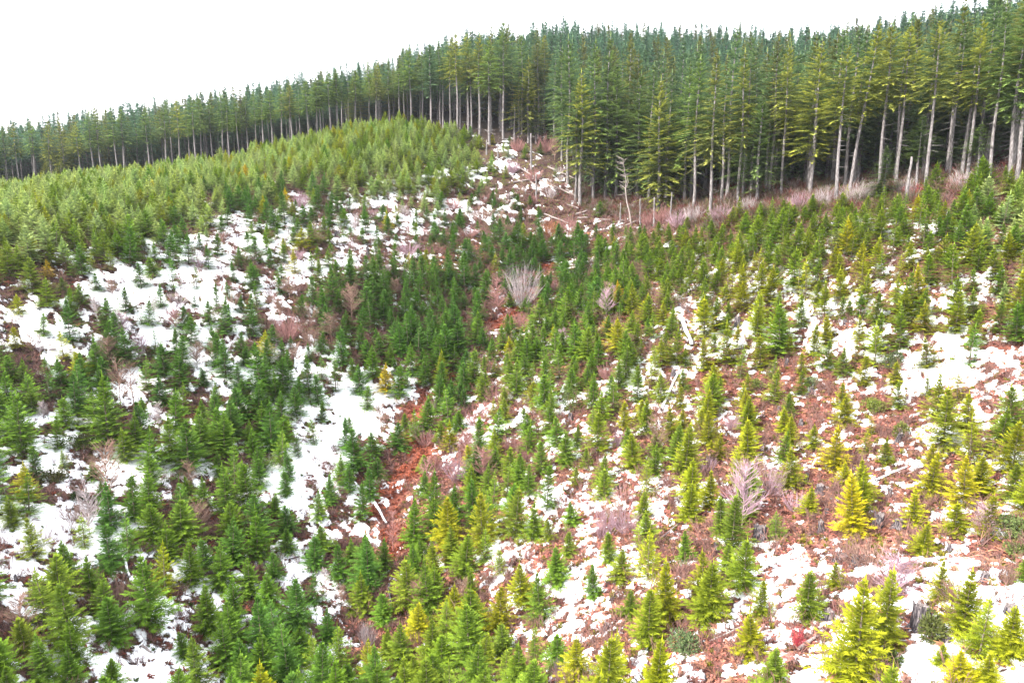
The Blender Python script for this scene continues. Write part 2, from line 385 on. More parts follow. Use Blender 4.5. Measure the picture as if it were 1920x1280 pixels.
def mature_fir(seed, H=26.0, live=0.5, rad=2.7, n_per=6, dens=1.0, droop=-0.12):
    r = random.Random(seed); cr = MB(); tr = MB(); dd = MB()
    path = [Vector((0.12 * math.sin(k * 0.9 + seed), 0.12 * math.cos(k * .7 + seed), H * k / 9)) for k in range(10)]
    path[0] = Vector((0, 0, -0.6))
    def cen(z):
        u = max(0, min(8.999, z / H * 9)); i = int(u); return path[i].lerp(path[i+1], u - i)
    tr.tube(path, [0.34, 0.25, 0.23, 0.21, 0.19, 0.165, 0.135, 0.1, 0.06, 0.02], 7)
    z0 = H * (1 - live); z = z0; asym = r.uniform(0, 6.28)
    while z < H * 0.985:
        t = (z - z0) / (H - z0); prof = (min(1, 0.5 + t * 2.6)) * (1 - t) ** 0.95 * 1.12
        ph = r.uniform(0, 6.28); nb = (n_per + r.choice([-1, 0, 1, 2])) if t > .1 else max(3, n_per - 2)
        for k in range(nb):
            az = ph + 6.283 * k / nb + r.uniform(-.4, .4)
            L = rad * 1.2 * prof * r.uniform(.5, 1.25) * (1 + .2 * math.cos(az - asym)) + 0.2
            el = -0.18 + 0.8 * t ** 1.4 + r.uniform(-.16, .16)
            d = Vector((math.cos(az) * math.cos(el), math.sin(az) * math.cos(el), math.sin(el)))
            zz = z + r.uniform(-.42, .42)
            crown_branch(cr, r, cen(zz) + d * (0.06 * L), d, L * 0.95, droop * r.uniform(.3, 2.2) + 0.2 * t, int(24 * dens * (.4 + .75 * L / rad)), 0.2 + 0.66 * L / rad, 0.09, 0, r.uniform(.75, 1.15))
        z += 0.52 * r.uniform(.8, 1.2)
    cr.kite(path[-1] - Vector((0, 0, .5)), Vector((0, 0, 1)), Vector((.05, .03, 0)), 1.6, 1.1)
    z = 3.0 + r.random() * 2                       # dead lower limbs
    while z < z0 + 2:
        az = r.uniform(0, 6.28); L = r.uniform(.5, 1.9) * (0.6 + z / H); d = Vector((math.cos(az), math.sin(az), r.uniform(-.35, .1)))
        c = cen(z); dd.tube([c, c + d * L * .6 + Vector((0, 0, -.05)), c + d * L + Vector((0, 0, -.02 * L))], [.035, .022, .008], 3)
        z += r.uniform(.25, .8) * 26 / H
    return cr, tr, dd
def merged(name, parts, mats):
    mb = MB()
    for k, p in enumerate(parts):
        o = len(mb.v); mb.v += p.v; mb.f += [tuple(i + o for i in f) for f in p.f]; mb.c += p.c; mb.m += [k] * len(p.f)
    return mb.mesh(name, mats)
YOUNG = []   # (crown mesh, trunk mesh, H)
YSRC = bpy.data.collections.new("young_fir_kinds"); MSRC = bpy.data.collections.new("mature_fir_kinds")
yspecs = [(1, 4.0, 1.35, 1.0, .8), (2, 4.2, 1.2, 1.05, .75), (3, 4.0, 1.5, .95, .85), (4, 3.8, 1.4, 1.1, .7), (5, 4.4, 1.15, .95, .75), (6, 4.0, 1.4, 1.05, .9), (7, 4.2, 1.3, .66, .75), (8, 4.0, 1.1, .62, .7), (9, 4.0, 1.55, 1.1, .75), (10, 4.4, 1.25, 1.0, .65)]
for k, (sd_, H, rad, full, tp) in enumerate(yspecs):
    cr, tr = young_fir(sd_, H, rad, full, tp)
    YOUNG.append((cr.mesh("fir_crown", [FOL_O]), tr.mesh("fir_trunk", [BARK_YOUNG], True), H))
    o = bpy.data.objects.new("young_kind_%02d" % k, merged("massed_young_fir", [cr, tr], [FOL_I, BARK_YOUNG])); YSRC.objects.link(o)
MATURE = []
mspecs = [(21, 26, .5, 3.5, 6, 1.0, -.14), (22, 26, .58, 3.7, 6, 1.0, -.1), (23, 26, .66, 3.8, 6, 1.0, -.16), (24, 26, .54, 3.1, 6, .95, -.2), (25, 26, .74, 3.9, 6, 1.05, -.12), (26, 26, .84, 4.1, 6, 1.1, -.14), (27, 26, .93, 4.2, 7, 1.1, -.12), (28, 26, .48, 3.0, 6, .9, -.1), (29, 26, .62, 3.3, 6, 1.0, -.18), (30, 26, .44, 3.2, 6, .95, -.14)]
for k, sp in enumerate(mspecs):
    cr, tr, dd = mature_fir(*sp)
    MATURE.append((cr.mesh("mature_crown", [FOL_O]), tr.mesh("mature_trunk", [BARK_GREY], True), dd.mesh("dead_limbs", [BARK_GREY]), 26.0, sp[2]))
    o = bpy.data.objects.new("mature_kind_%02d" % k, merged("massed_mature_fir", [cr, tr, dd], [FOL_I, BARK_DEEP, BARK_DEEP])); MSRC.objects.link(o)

def gn_scatter(name, P, rot, scl, idx, tint, coll, label, cat):
    me = bpy.data.meshes.new(name); me.from_pydata([tuple(p) for p in P], [], [])
    for nm, ty, arr, key in (("rot", 'FLOAT_VECTOR', rot, "vector"), ("scl", 'FLOAT_VECTOR', scl, "vector"), ("idx", 'INT', idx, "value"), ("tint", 'FLOAT_COLOR', tint, "color")):
        a = me.attributes.new(nm, ty, 'POINT'); a.data.foreach_set(key, np.asarray(arr, np.int32 if ty == 'INT' else np.float32).ravel())
    o = bpy.data.objects.new(name, me); COL.objects.link(o)
    o["kind"] = "stuff"; o["label"] = label; o["category"] = cat
    g = bpy.data.node_groups.new(name + "_nodes", 'GeometryNodeTree'); N = g.nodes; Lk = g.links
    g.interface.new_socket("Geometry", in_out='INPUT', socket_type='NodeSocketGeometry'); g.interface.new_socket("Geometry", in_out='OUTPUT', socket_type='NodeSocketGeometry')
    gi = N.new("NodeGroupInput"); go = N.new("NodeGroupOutput"); iop = N.new("GeometryNodeInstanceOnPoints"); ci = N.new("GeometryNodeCollectionInfo")
    ci.inputs[0].default_value = coll; ci.inputs[1].default_value = True; ci.inputs[2].default_value = True; iop.inputs["Pick Instance"].default_value = True
    def na(nm, ty):
        n = N.new("GeometryNodeInputNamedAttribute"); n.data_type = ty; n.inputs[0].default_value = nm; return n.outputs[0]
    Lk.new(gi.outputs[0], iop.inputs["Points"]); Lk.new(ci.outputs[0], iop.inputs["Instance"]); Lk.new(na("idx", 'INT'), iop.inputs["Instance Index"])
    Lk.new(na("rot", 'FLOAT_VECTOR'), iop.inputs["Rotation"]); Lk.new(na("scl", 'FLOAT_VECTOR'), iop.inputs["Scale"]); Lk.new(iop.outputs[0], go.inputs[0])
    o.modifiers.new("scatter", 'NODES').node_group = g
    return o

THINGS = []      # dicts for labelling: obj, px, py, base phrase, nearby
def empty(name, loc, cat, group=None, rot=(0, 0, 0), scl=(1, 1, 1)):
    o = bpy.data.objects.new(name, None); o.empty_display_size = 0.3; COL.objects.link(o); o.location = loc; o.rotation_euler = rot; o.scale = scl
    o["category"] = cat
    if group: o["group"] = group
    return o
def child(name, me, parent, color=None):
    o = bpy.data.objects.new(name, me); COL.objects.link(o); o.parent = parent
    if color is not None: o.color = (*color, 1)
    return o

SHRUBS = [
(980,574,74,84,'grey','s',"large pale grey leafless bush fanning out at the head of the gully"),
(933,592,46,72,'pink','t',"pinkish leafless tree left beside the pale grey fan-shaped bush"),
(228,772,56,104,'brown','t',"left one of two brown round-crowned bare alders among deep green firs"),
(252,775,50,108,'brown','t',"right one of two brown round-crowned bare alders among deep green firs"),
(660,602,52,72,'brown','t',"greyish bare alder on the shaded left bank"),
(540,640,64,58,'pink','s',"wide pink leafless thicket on the shaded left bank"),
(585,650,44,46,'brown','s',"brown brush just right of the wide pink thicket"),
(716,828,50,76,'brown','t',"brown bare alder beside the red gully"),
(1440,927,82,62,'lavender','s',"big dome-shaped mauve leafless bush on the right bank"),
(1130,1008,64,62,'lavender','s',"left of two large mauve bushes growing together on the right bank"),
(1172,1000,62,60,'lavender','s',"right of two large mauve bushes growing together on the right bank"),
(930,752,62,36,'pink','s',"low pinkish brush patch right of the gully bend"),
(1326,887,40,38,'lavender','s',"small mauve bush just left of the big dome-shaped mauve bush"),
(1372,806,44,36,'lavender','s',"mauve brush between yellow-green firs above the dome-shaped bush"),
(1157,838,26,36,'lavender','s',"narrow mauve bush upslope of the twin mauve bushes"),
(1013,816,30,32,'pink','s',"round pink bush right above a small dark fir"),
(1650,982,54,36,'pink','s',"low pink bush behind two broken stumps"),
(1497,1212,34,42,'crimson','s',"bright crimson bush beside the long fallen pole"),
(1346,1168,22,22,'orange','s',"tiny orange-red bush at the foot of a yellow-green fir"),
(690,1212,40,58,'grey','s',"upright grey bare bush low in the gully"),
(782,1226,40,50,'pink','s',"pinkish red bush low in the gully"),
(912,1096,38,38,'brown','s',"brown bare bush next to a snow strip"),
(737,1032,34,82,'pink','t',"tall pink bare sapling rooted in the red gully"),
(855,903,52,66,'lavender','s',"mauve brush on the right edge of the red gully"),
(818,880,34,34,'pink','s',"pink brush between the red gully and the mauve brush"),
(965,842,58,30,'pink','s',"low reddish brush patch around a small dark fir"),
(870,1012,28,38,'brown','s',"brown twiggy bush squeezed between gully firs"),
(1140,712,52,34,'pink','s',"pale pink brush patch in the middle of the right bank"),
(1233,570,28,34,'pink','s',"upright pink bush above the large snow-covered log"),
(1266,574,30,26,'brown','s',"brown bush at the upper end of the large snow-covered log"),
(1040,547,18,24,'pink','s',"small reddish bush right of the pale grey fan-shaped bush"),
(976,614,46,26,'pink','s',"low red brush below the pale grey fan-shaped bush"),
(372,1012,64,74,'brown','t',"brown bare tree in the snow between lower left firs"),
(298,806,30,56,'grey','t',"slim grey bare sapling beside snowy ground on the left bank"),
(83,792,26,42,'grey','t',"slim grey bare sapling above the broad snow sheet"),
(566,390,38,32,'lavender','s',"mauve bush on the upper snow field"),
(667,442,22,42,'grey','t',"thin grey bare tree on the upper snow field"),
(850,392,50,24,'pink','s',"left part of the pink brush belt on the upper slope"),
(905,410,54,26,'brown','s',"middle part of the brown brush belt on the upper slope"),
(880,445,50,24,'pink','s',"lower part of the pink brush belt on the upper slope"),
(765,478,58,28,'lavender','s',"purplish brush below the upper snow field"),
(375,502,36,34,'lavender','s',"purple bush standing in the left snow field"),
(183,605,30,52,'grey','t',"bare grey sapling on the left snow sheet"),
(212,558,30,34,'brown','t',"low brown sapling on the left snow sheet"),
(60,664,24,40,'brown','t',"bare brown sapling near the left frame edge"),
(76,668,20,44,'grey','t',"pale bare sapling below the left snow sheet"),
(330,620,40,40,'pink','t',"pinkish bare tree at the lower rim of the snow field"),
(370,690,44,48,'brown','t',"brown bare tree between deep green firs left of centre"),
(525,600,40,40,'brown','t',"brown bare tree above the wide pink thicket"),
(740,560,30,36,'brown','t',"brown bare tree in the middle of the shaded bank"),
(990,1048,34,40,'pink','s',"red-pink bush between firs right of the gully"),
(1050,1272,46,40,'lavender','s',"mauve twiggy bush low in the photo centre"),
(1892,1095,34,48,'brown','s',"olive brown bush at the right edge of the slope"),
(640,1150,36,60,'brown','t',"brown bare sapling among the lower gully firs"),
(610,1110,26,50,'grey','t',"pale bare sapling among the lower gully firs"),
(330,1150,26,24,'brown','s',"small brown bush under a fir on the lower left"),
(1065,440,46,40,'pink','s',"pink brush at the foot of the log-strewn clearing"),
(1030,445,40,38,'orange','s',"orange-pink brush at the foot of the log-strewn clearing"),
(1240,420,46,36,'pink','s',"pink brush under the broad olive edge fir"),
(1215,425,36,30,'pink','s',"pink brush around the dead poles"),
(1270,425,46,34,'lavender','s',"mauve brush along the forest edge"),
(1300,418,46,34,'grey','s',"pale brush along the forest edge beside fir trunks"),
(1350,416,56,34,'lavender','s',"mauve brush in front of the olive edge firs"),
(1405,400,46,34,'grey','s',"pale grey brush in front of the olive edge firs"),
(1500,392,50,34,'lavender','s',"mauve brush between the forest trunks and young firs"),
(1545,388,46,40,'grey','s',"pale tangled brush left of the leaning fir trunk"),
(1600,385,56,48,'grey','s',"pale tangled brush around the leaning fir trunk"),
(1625,382,40,44,'grey','s',"pale tangled brush left of the short bushy fir"),
(1695,372,46,40,'grey','s',"pale tangled brush right of the short bushy fir"),
(1715,372,50,30,'crimson','s',"dark red brush at the foot of a tall grey trunk"),
(1770,366,60,34,'pink','s',"pink brush between two tall grey trunks"),
(1800,358,50,40,'grey','s',"pale tangled brush deep between the right trunks"),
(1870,362,50,24,'pink','s',"pink brush at the forest edge near the right border"),
(970,285,34,28,'pink','s',"pink brush on the clearing below the forest"),
(1025,285,40,34,'pink','s',"pink brush under the forest on the clearing"),
(1000,340,40,26,'pink','s',"pink brush among the fallen logs"),
(960,325,34,28,'lavender','s',"mauve brush left of the fallen logs"),
(1040,300,30,40,'brown','t',"slim bare tree standing on the clearing"),
]
LEAFY = [(1285,1232,64,58,(.10,.15,.065),"round grey-green leafy bush standing alone in the snow"),(1693,826,40,38,(.11,.13,.035),"round olive bush growing over a leaning pale stump"),
(1668,692,48,38,(.06,.085,.035),"dark olive leafy bush right behind two yellow-green firs"),(1638,776,42,32,(.12,.16,.03),"rounded light green bush beside a spreading fir"),
(1072,776,48,62,(.07,.11,.022),"tall glossy-leaved green bush in the middle of the right bank"),(1521,730,28,26,(.12,.17,.08),"small pale green bush sprouting over a black stump"),
(1888,1012,62,54,(.10,.14,.05),"broad grey-green bush near the right frame edge"),(1742,1205,50,66,(.08,.10,.03),"loose olive bush left of the tallest charred stump"),
(1906,1042,40,26,(.12,.16,.05),"low green bush below the broad grey-green bush"),(1672,1245,44,30,(.08,.12,.03),"low olive bush right of the tall foreground fir"),
(1562,480,28,50,(.07,.09,.03),"narrow dark olive bush among upper right firs"),(150,840,70,26,(.05,.075,.015),"low dark mossy bush in the broad snow sheet"),
(105,905,50,28,(.045,.05,.015),"dark brown-green bush surrounded by snow on the left"),(150,940,34,24,(.04,.07,.02),"small dark round bush on the left snow sheet"),
(1420,728,30,22,(.10,.14,.03),"small light green bush above the red bracken patch")]
STUMPS = [(1726,1180,42,48,"tallest charred stump with pale streaks behind the foreground firs"),(1772,1207,22,19,"small round stump just below the tallest charred stump"),(1553,1165,26,24,"dark stump at the upper end of the long fallen pole"),
(1603,1064,20,26,"upright grey-black stump in the middle of the lower snow"),(1578,1052,26,15,"low rotten black stump left of the upright grey-black stump"),(1645,989,24,28,"broken jagged stump in front of the low pink bush"),
(1685,988,24,15,"low dark stump topping a bracken mound"),(1540,998,15,23,"narrow grey stump left of the bright yellow-green fir"),(1667,934,10,20,"slim post-like stump in the snow between two yellow firs"),(1512,903,9,17,"small grey stump on bare bracken right of the mauve dome bush"),
(1538,922,20,14,"low black stump right of a slim yellow-green fir"),(1425,1016,30,34,"rugged mossy black stump right of a tall green fir"),(1343,1032,11,18,"small grey stump left of a tall green fir"),(1846,1088,18,17,"dark stump in bracken on the right side slope"),
(1780,1032,10,14,"small stump on the right side snow"),(1383,612,16,18,"black stump in the snow right of the column of firs"),(1070,786,11,12,"black stump in the snow behind a fresh green fir"),(1262,706,11,16,"dark stump at the top of a snow strip in mid slope"),
(1585,607,11,9,"black cut stump under green firs on the right bank"),(1475,684,9,12,"small dark stump in the red bracken patch"),(1522,738,11,13,"black stump under the small pale green bush"),(1157,916,14,11,"dark low stump upslope of the two mauve bushes"),
(1502,795,9,10,"small black stump beside the snow above a mixed fir pair"),(1681,832,11,24,"pale leaning stump under the round olive bush"),(31,1094,7,19,"thin dark stump on the white snow at the left edge"),(690,482,8,20,"thin dark stump on the upper snow field"),
(1136,1182,16,16,"black hollow stump right of a forked yellow-green fir"),(1139,1102,12,11,"small black stump beside orange moss"),(1895,1155,30,22,"dark wide stump near the right frame edge"),(1460,770,8,9,"tiny stump in bracken at the right bank middle"),
(633,445,14,10,"low black stump on the upper snow field"),(1550,960,10,8,"small grey boulder-like stump near a slim fir")]
LOGS = [(1497,1224,1572,1169,6,0,"long grey fallen pole beside the crimson bush"),(1274,600,1297,652,10,1,"large snow-covered log pointing downhill in mid slope"),(1240,772,1270,706,6,1,"snow-edged log below the dark mid-slope stump"),
(1272,572,1293,590,6,0,"dark reddish log at the top of the large snow-covered log"),(703,948,724,985,6,1,"snow-covered log sliding into the red gully"),(890,781,914,768,3,0,"thin pale log right of the gully"),
(1027,316,1077,338,3.4,0,"pale fallen trunk high on the clearing"),(1012,341,1078,370,4,0,"longest pale fallen trunk across the clearing"),(995,343,1028,365,3,0,"pale fallen trunk parallel left of the longest one"),(962,344,1020,335,3,0,"pale log lying crosswise over the clearing logs"),
(955,330,980,344,3,0,"short pale log at the left of the clearing"),(1080,404,1102,398,4,0,"upper of two short pale logs at the clearing foot"),(1083,411,1103,410,4,0,"lower of two short pale logs at the clearing foot"),(1115,414,1147,414,2.6,0,"thin level pole right of the short pale logs"),
(1155,428,1184,415,3,0,"left pale pole behind the young firs"),(1172,426,1222,403,3,0,"right and longer pale pole behind the young firs"),(1020,403,1070,422,3,0,"pale log running down to the young firs"),(1060,384,1085,393,3,0,"short pale log under the forest edge"),
(976,318,1003,334,3,0,"thin pale trunk near the upper clearing"),(1604,1061,1622,1046,4,0,"short grey stick right of the grey-black stump"),(266,1214,284,1228,5,0,"short grey log on the lower left snow"),(231,1046,243,1086,6,1,"snow-covered log on the lower left slope"),
(1142,1131,1158,1113,4,0,"short dark log beside orange moss"),(1640,906,1702,880,5,1,"snow-covered log between the yellow firs"),(1488,962,1510,935,3,0,"thin pale stick left of a slim fir"),(540,1052,562,1046,5,1,"snow-covered log end among lower left firs"),
(1330,1208,1400,1176,2.6,0,"thin fallen branch left of the crimson bush"),(1240,1012,1272,985,2.6,0,"thin grey branch beside the two mauve bushes"),(1700,893,1726,880,3,0,"grey log tip sticking out of snow near yellow firs"),(930,300,960,318,2.4,1,"snowy log on the upper clearing edge")]
SNAGS = [(1005,374,1005,326,4,"lone grey dead pole left of the longest fallen trunk"),(1080,373,1079,279,5,"tall bare grey pole right at the clearing edge"),(1200,430,1197,372,3,"thin pale dead pole right of the curved white snag"),(1163,420,1162,380,3,"short dead pole left of the curved white snag"),
(1226,424,1225,370,4,"dead pole in front of the broad olive fir"),(1257,416,1258,360,3,"greenish mossy pole at the forest edge"),(964,268,966,200,3.5,"broken grey pole on the clearing top"),(735,1144,727,1093,6,"dark charred pole standing among gully firs"),
(933,302,934,268,3.5,"short grey pole on the upper clearing edge"),(831,241,832,172,3.5,"snapped bare trunk at the forest edge top centre"),(1698,381,1704,294,6,"bare grey pole right of the short bushy fir"),(996,318,995,250,4,"thin grey pole on the clearing below a bushy fir"),(1053,302,1054,230,4,"grey pole standing under the clearing's upper firs"),(912,290,913,262,3,"small grey pole beside the snow on the upper clearing")]
KEEPCLEAR = [(a[0], a[1] - a[3] * f, a[2] * .12) for a in SHRUBS for f in (.3, .7)] + [(a[0], a[1] - a[3] * .5, a[2] * .3) for a in LEAFY] + [(a[0], a[1] - a[3] * .6, 3) for a in STUMPS]
KEEPCLEAR += [(a[0] + (a[2] - a[0]) * f, a[1] + (a[3] - a[1]) * f, 2) for a in LOGS for f in (.1, .5, .9)] + [(a[0], a[1] + (a[3] - a[1]) * f, 2) for a in SNAGS for f in (.2, .6)]
KEEPCLEAR += [(a, b, c * .45) for a, b, c in GULLY] + [(1300,620,6),(1880,670,30),(1850,730,30),(720,380,20),(440,460,14),(560,520,12),(160,530,14),(60,560,14),(20,1060,20),(130,960,16),(580,890,14),(660,760,14),(640,990,14),(280,1240,12),(395,1130,8),(270,1090,8),(970,760,10),(940,1090,8),(1060,1110,10),(1550,1040,20),(1500,1080,20),(1680,1100,20),(1640,1010,20)]
# ------------------------------------------------------------------ young firs: surveyed ones, then the rest of the plantation
HAND = """1600,1290,215,1 1655,1213,150,1 1510,1167,100,2 1428,1160,75,1.5 1412,1234,84,1 1450,1296,90,2 1325,1168,122,1.3 1247,1168,125,1 1215,1215,110,1 1150,1275,97,1
1082,1278,85,1 1113,1124,68,3 1165,1090,65,2 1215,1090,100,1 1285,1055,65,2 1013,1165,95,2 977,1135,80,1 1045,1255,70,3 1800,1292,80,0 1834,1235,120,1 1890,1235,110,1 1805,1192,125,1
1765,1252,38,1 1600,1008,122,0 1712,985,73,0 1742,930,86,0.3 1582,910,48,1 1562,883,85,0 1518,965,57,1 1657,868,50,1 1620,850,45,1 1525,843,48,1 1818,883,100,1 1768,845,120,1.6 1835,925,75,1
1900,938,72,2 1850,1013,90,1 1790,1000,60,1 1892,810,90,2 1467,868,66,2 1472,812,50,1 1370,1040,112,2 1352,1010,80,2 1330,953,76,0.7 1212,933,70,1.3 1132,938,62,1.5 1062,873,66,2
1187,880,68,1.3 1282,896,104,1.3 1330,838,70,1 1312,825,60,1 1402,873,90,0.5 1170,805,55,1 1213,818,72,2 1257,828,65,1 1120,850,80,2 1100,876,40,2 992,848,54,3 990,930,62,3 890,906,70,4
1080,908,35,2 1073,985,48,3 1030,1015,45,2 1000,1010,70,2 965,1010,95,2 775,1030,98,3 815,975,92,3 815,1012,80,2 842,1026,98,1 905,1030,108,1 925,960,76,2 770,1140,90,1.5 850,1171,76,0.5
880,1250,115,2 782,1199,75,1 690,1275,82,1 640,1260,90,2 600,1292,110,2 560,1180,96,4 520,1211,100,4 720,1175,68,3 680,1150,80,2 500,1292,110,3 282,1175,135,3 212,1205,92,3 110,1130,95,2
50,1229,80,2 90,1284,105,3 395,1195,108,3 440,1172,90,3 370,1292,100,2 460,1292,100,4 210,1292,60,3 140,1292,90,3 42,856,115,3 205,838,135,3 322,864,84,2.5 235,868,65,2 210,1000,98,4
55,968,82,3 25,990,62,2 65,1045,78,2 280,960,80,3 295,1020,80,2.5 340,1020,90,2.5 120,880,38,5 420,860,90,3 440,920,90,3 470,965,100,3 485,1050,100,3 510,850,100,4 530,835,60,3
560,860,42,4 590,835,55,3 640,905,54,3 655,925,58,4 695,942,68,4 598,978,60,3 745,845,56,4 780,825,60,3 800,813,70,3 825,833,46,2 1320,698,66,1 1320,640,82,1 1362,688,86,1 1226,637,53,2
1190,655,55,2 1178,690,58,2 1160,660,63,1 1122,665,50,2 1100,678,66,2 1050,713,62,3 1045,653,38,3 1185,593,62,1.5 1210,598,48,1 1245,610,46,1 1268,688,74,1.5 1238,684,50,1 1222,728,60,1
1280,735,44,2 1348,753,50,2 1022,768,70,3 990,690,60,3 970,682,70,3 1690,617,78,1.5 1727,598,62,3 1790,630,94,1.5 1872,625,62,2 1825,600,60,2 1462,667,98,2 1480,669,42,1 1524,670,66,1.5
1548,693,58,2 1580,708,58,2 1502,703,44,1 1620,728,66,1 1640,690,84,1.5 1738,693,62,1 1815,688,80,3 1612,642,52,1 1578,600,46,2.5 1613,598,50,3 1545,600,75,1.5 1450,757,68,2 1578,765,50,1.5
1683,768,54,2 1755,795,98,1.5 860,667,66,4 800,670,62,4 750,668,64,4 900,603,62,4 720,602,50,4 640,692,78,4 630,737,66,4 675,742,58,4 530,742,72,4 490,742,100,4 722,737,56,-1 1158,570,44,-1
1137,622,30,-1 92,522,36,-1 460,346,38,-1 535,386,34,-1 1850,1290,70,0 1590,600,40,2 1285,690,40,1.5 1480,835,60,1 1010,625,66,2 1060,610,60,2 1110,600,60,2 1140,590,60,1.5"""
TONES = [(-1, (0.42, 0.33, 0.012)), (0, (0.33, 0.335, 0.012)), (1, (0.23, 0.268, 0.013)), (2, (0.138, 0.22, 0.02)), (3, (0.105, 0.205, 0.018)), (4, (0.066, 0.158, 0.021)), (5, (0.26, 0.36, 0.115))]  # deep green end also carries the left bank's shade in the tint
def tone_rgb(tn, r):
    tn = tn if (tn < 0 or tn > 4.5) else min(4, tn + r.uniform(-.3, .3))
    xs = [a for a, _ in TONES]; c = [float(np.interp(tn, xs, [b[k] for _, b in TONES])) for k in range(3)]
    j = r.uniform(.85, 1.15); return (c[0] * j * r.uniform(.92, 1.08), c[1] * j, c[2] * j * r.uniform(.8, 1.2))
def tone_word(tn): return "golden" if tn < 0 else "bright yellow-green" if tn < .75 else "yellow-green" if tn < 1.6 else "fresh green" if tn < 2.5 else "mid green" if tn < 3.4 else "deep green" if tn < 4.4 else "pale frosted"
young = []   # x,y,z,h,tone,px,py,pxh
for tok in HAND.split():
    px, py, hp, tn = [float(v) for v in tok.split(',')]
    g = ground_at(px, py); h = max(1.2, top_height(g, py - hp)); young.append([g[0], g[1], g[2], h, tn, px, py, hp])
cell = {}
def near_ok(x, y, dmin):
    i, j = int(x // 2), int(y // 2); q = int(dmin // 2) + 1
    for a in range(i-q, i+q+1):
        for b in range(j-q, j+q+1):
            for (u, v) in cell.get((a, b), ()):
                if (u-x)**2 + (v-y)**2 < dmin * dmin: return False
    return True
for t_ in young: cell.setdefault((int(t_[0] // 2), int(t_[1] // 2)), []).append((t_[0], t_[1]))
cand = NR.rand(100000, 2); cx = -190 + 380 * cand[:, 0]; cy = 22 + 175 * cand[:, 1]
cz = zat(cx, cy); cpx, cpy, cdep = proj(cx, cy, cz); cf = forest_margin(cx, cy)
ctree = sample(TREE, cpx, cpy)
ctone = TONE[np.clip(((cpy - 256 + NR.uniform(-30, 30, len(cpy))) / 64).astype(int), 0, 15), np.clip(((cpx + NR.uniform(-36, 36, len(cpx))) / 80).astype(int), 0, 23)]; cgul = np.zeros_like(cx)
for (g, c) in GULLYW: cgul = np.maximum(cgul, np.exp(-((cx-g[0])**2 + (cy-g[1])**2) / (c * g[3] / FPX * 1.0) ** 2))
for k in range(len(cx)):
    if cf[k] > -1.0 or cpx[k] < -600 or cpx[k] > 2700 or cpy[k] > 1560 or cgul[k] > .35: continue
    if cpy[k] < 425 + R.uniform(-9, 7) and 850 + (cpy[k] - 245) * 1.1 + R.uniform(-45, 35) < cpx[k] < 1300 and R.random() > .07: continue
    dn = ctree[k]
    if R.random() > 0.2 + dn / 7: continue
    dmin = 1.45 + (9 - dn) * 0.2 + (0.1 if cpy[k] > 800 else 0)
    if not near_ok(cx[k], cy[k], dmin): continue
    h = R.choice([R.uniform(2.3, 4.0), R.uniform(3.2, 5.0)]) * (1.12 if 3 < ctone[k] < 4.6 else 1.0) * (0.85 if dn < 4.5 else 1) * (0.8 if R.random() < .15 else 1)
    hp = h * FPX / cdep[k]; hide = False
    for (ax, ay, ar) in KEEPCLEAR:
        if abs(ax - cpx[k]) < hp * .22 + ar and cpy[k] - hp * .95 < ay < cpy[k] + 4: hide = True; break
    if hide: continue
    cell.setdefault((int(cx[k] // 2), int(cy[k] // 2)), []).append((cx[k], cy[k]))
    tn = ctone[k]
    if R.random() < .03: tn = R.choice([0.4, 1])
    if tn == 5:
        q_ = R.random(); tn = 2 if q_ < .22 else 1.3 if q_ < .32 else 3 if q_ < .38 else 5
    young.append([cx[k], cy[k], cz[k], h, tn, cpx[k], cpy[k], h * FPX / cdep[k]])
inframe = lambda t: -30 < t[5] < 1950 and t[6] - t[7] < 1290
order = sorted(range(len(young)), key=lambda k: -(young[k][7] if inframe(young[k]) else 0))
hand_n = len(HAND.split())
keep = set(range(hand_n))
for k in order:
    if len(keep) >= 300: break
    keep.add(k)
YT = []
for k, t_ in enumerate(young):
    vi = R.choice([6, 7]) if (R.random() < .12) else R.choice([0, 1, 2, 3, 4, 5, 8, 9])
    H = YOUNG[vi][2]; s = t_[3] / H; wv = s ** 0.8 * R.uniform(.96, 1.3) * (1 + .16 * min(1, max(0, (math.hypot(t_[0], t_[1]) - 60) / 60)))
    col = tone_rgb(t_[4], R); rot = (R.gauss(0, .045), R.gauss(0, .045), R.uniform(0, 6.28))
    if k in keep:
        o = empty("young_fir", (t_[0], t_[1], t_[2] - .12), "young fir", "young firs planted on the hillside", rot, (wv, wv, s))
        child("crown", YOUNG[vi][0], o, col); child("trunk", YOUNG[vi][1], o)
        THINGS.append(dict(o=o, px=t_[5], py=t_[6], kind='young', sparse=vi in (6, 7), tone=t_[4], h=t_[3]))
    else:
        YT.append(((t_[0], t_[1], t_[2] - .12), rot, (wv, wv, s), vi, (*col, 1)))
gn_scatter("smaller_young_firs", [a[0] for a in YT], [a[1] for a in YT], [a[2] for a in YT], [a[3] for a in YT], [a[4] for a in YT], YSRC, "dense mass of distant young green firs covering the slope", "young firs")

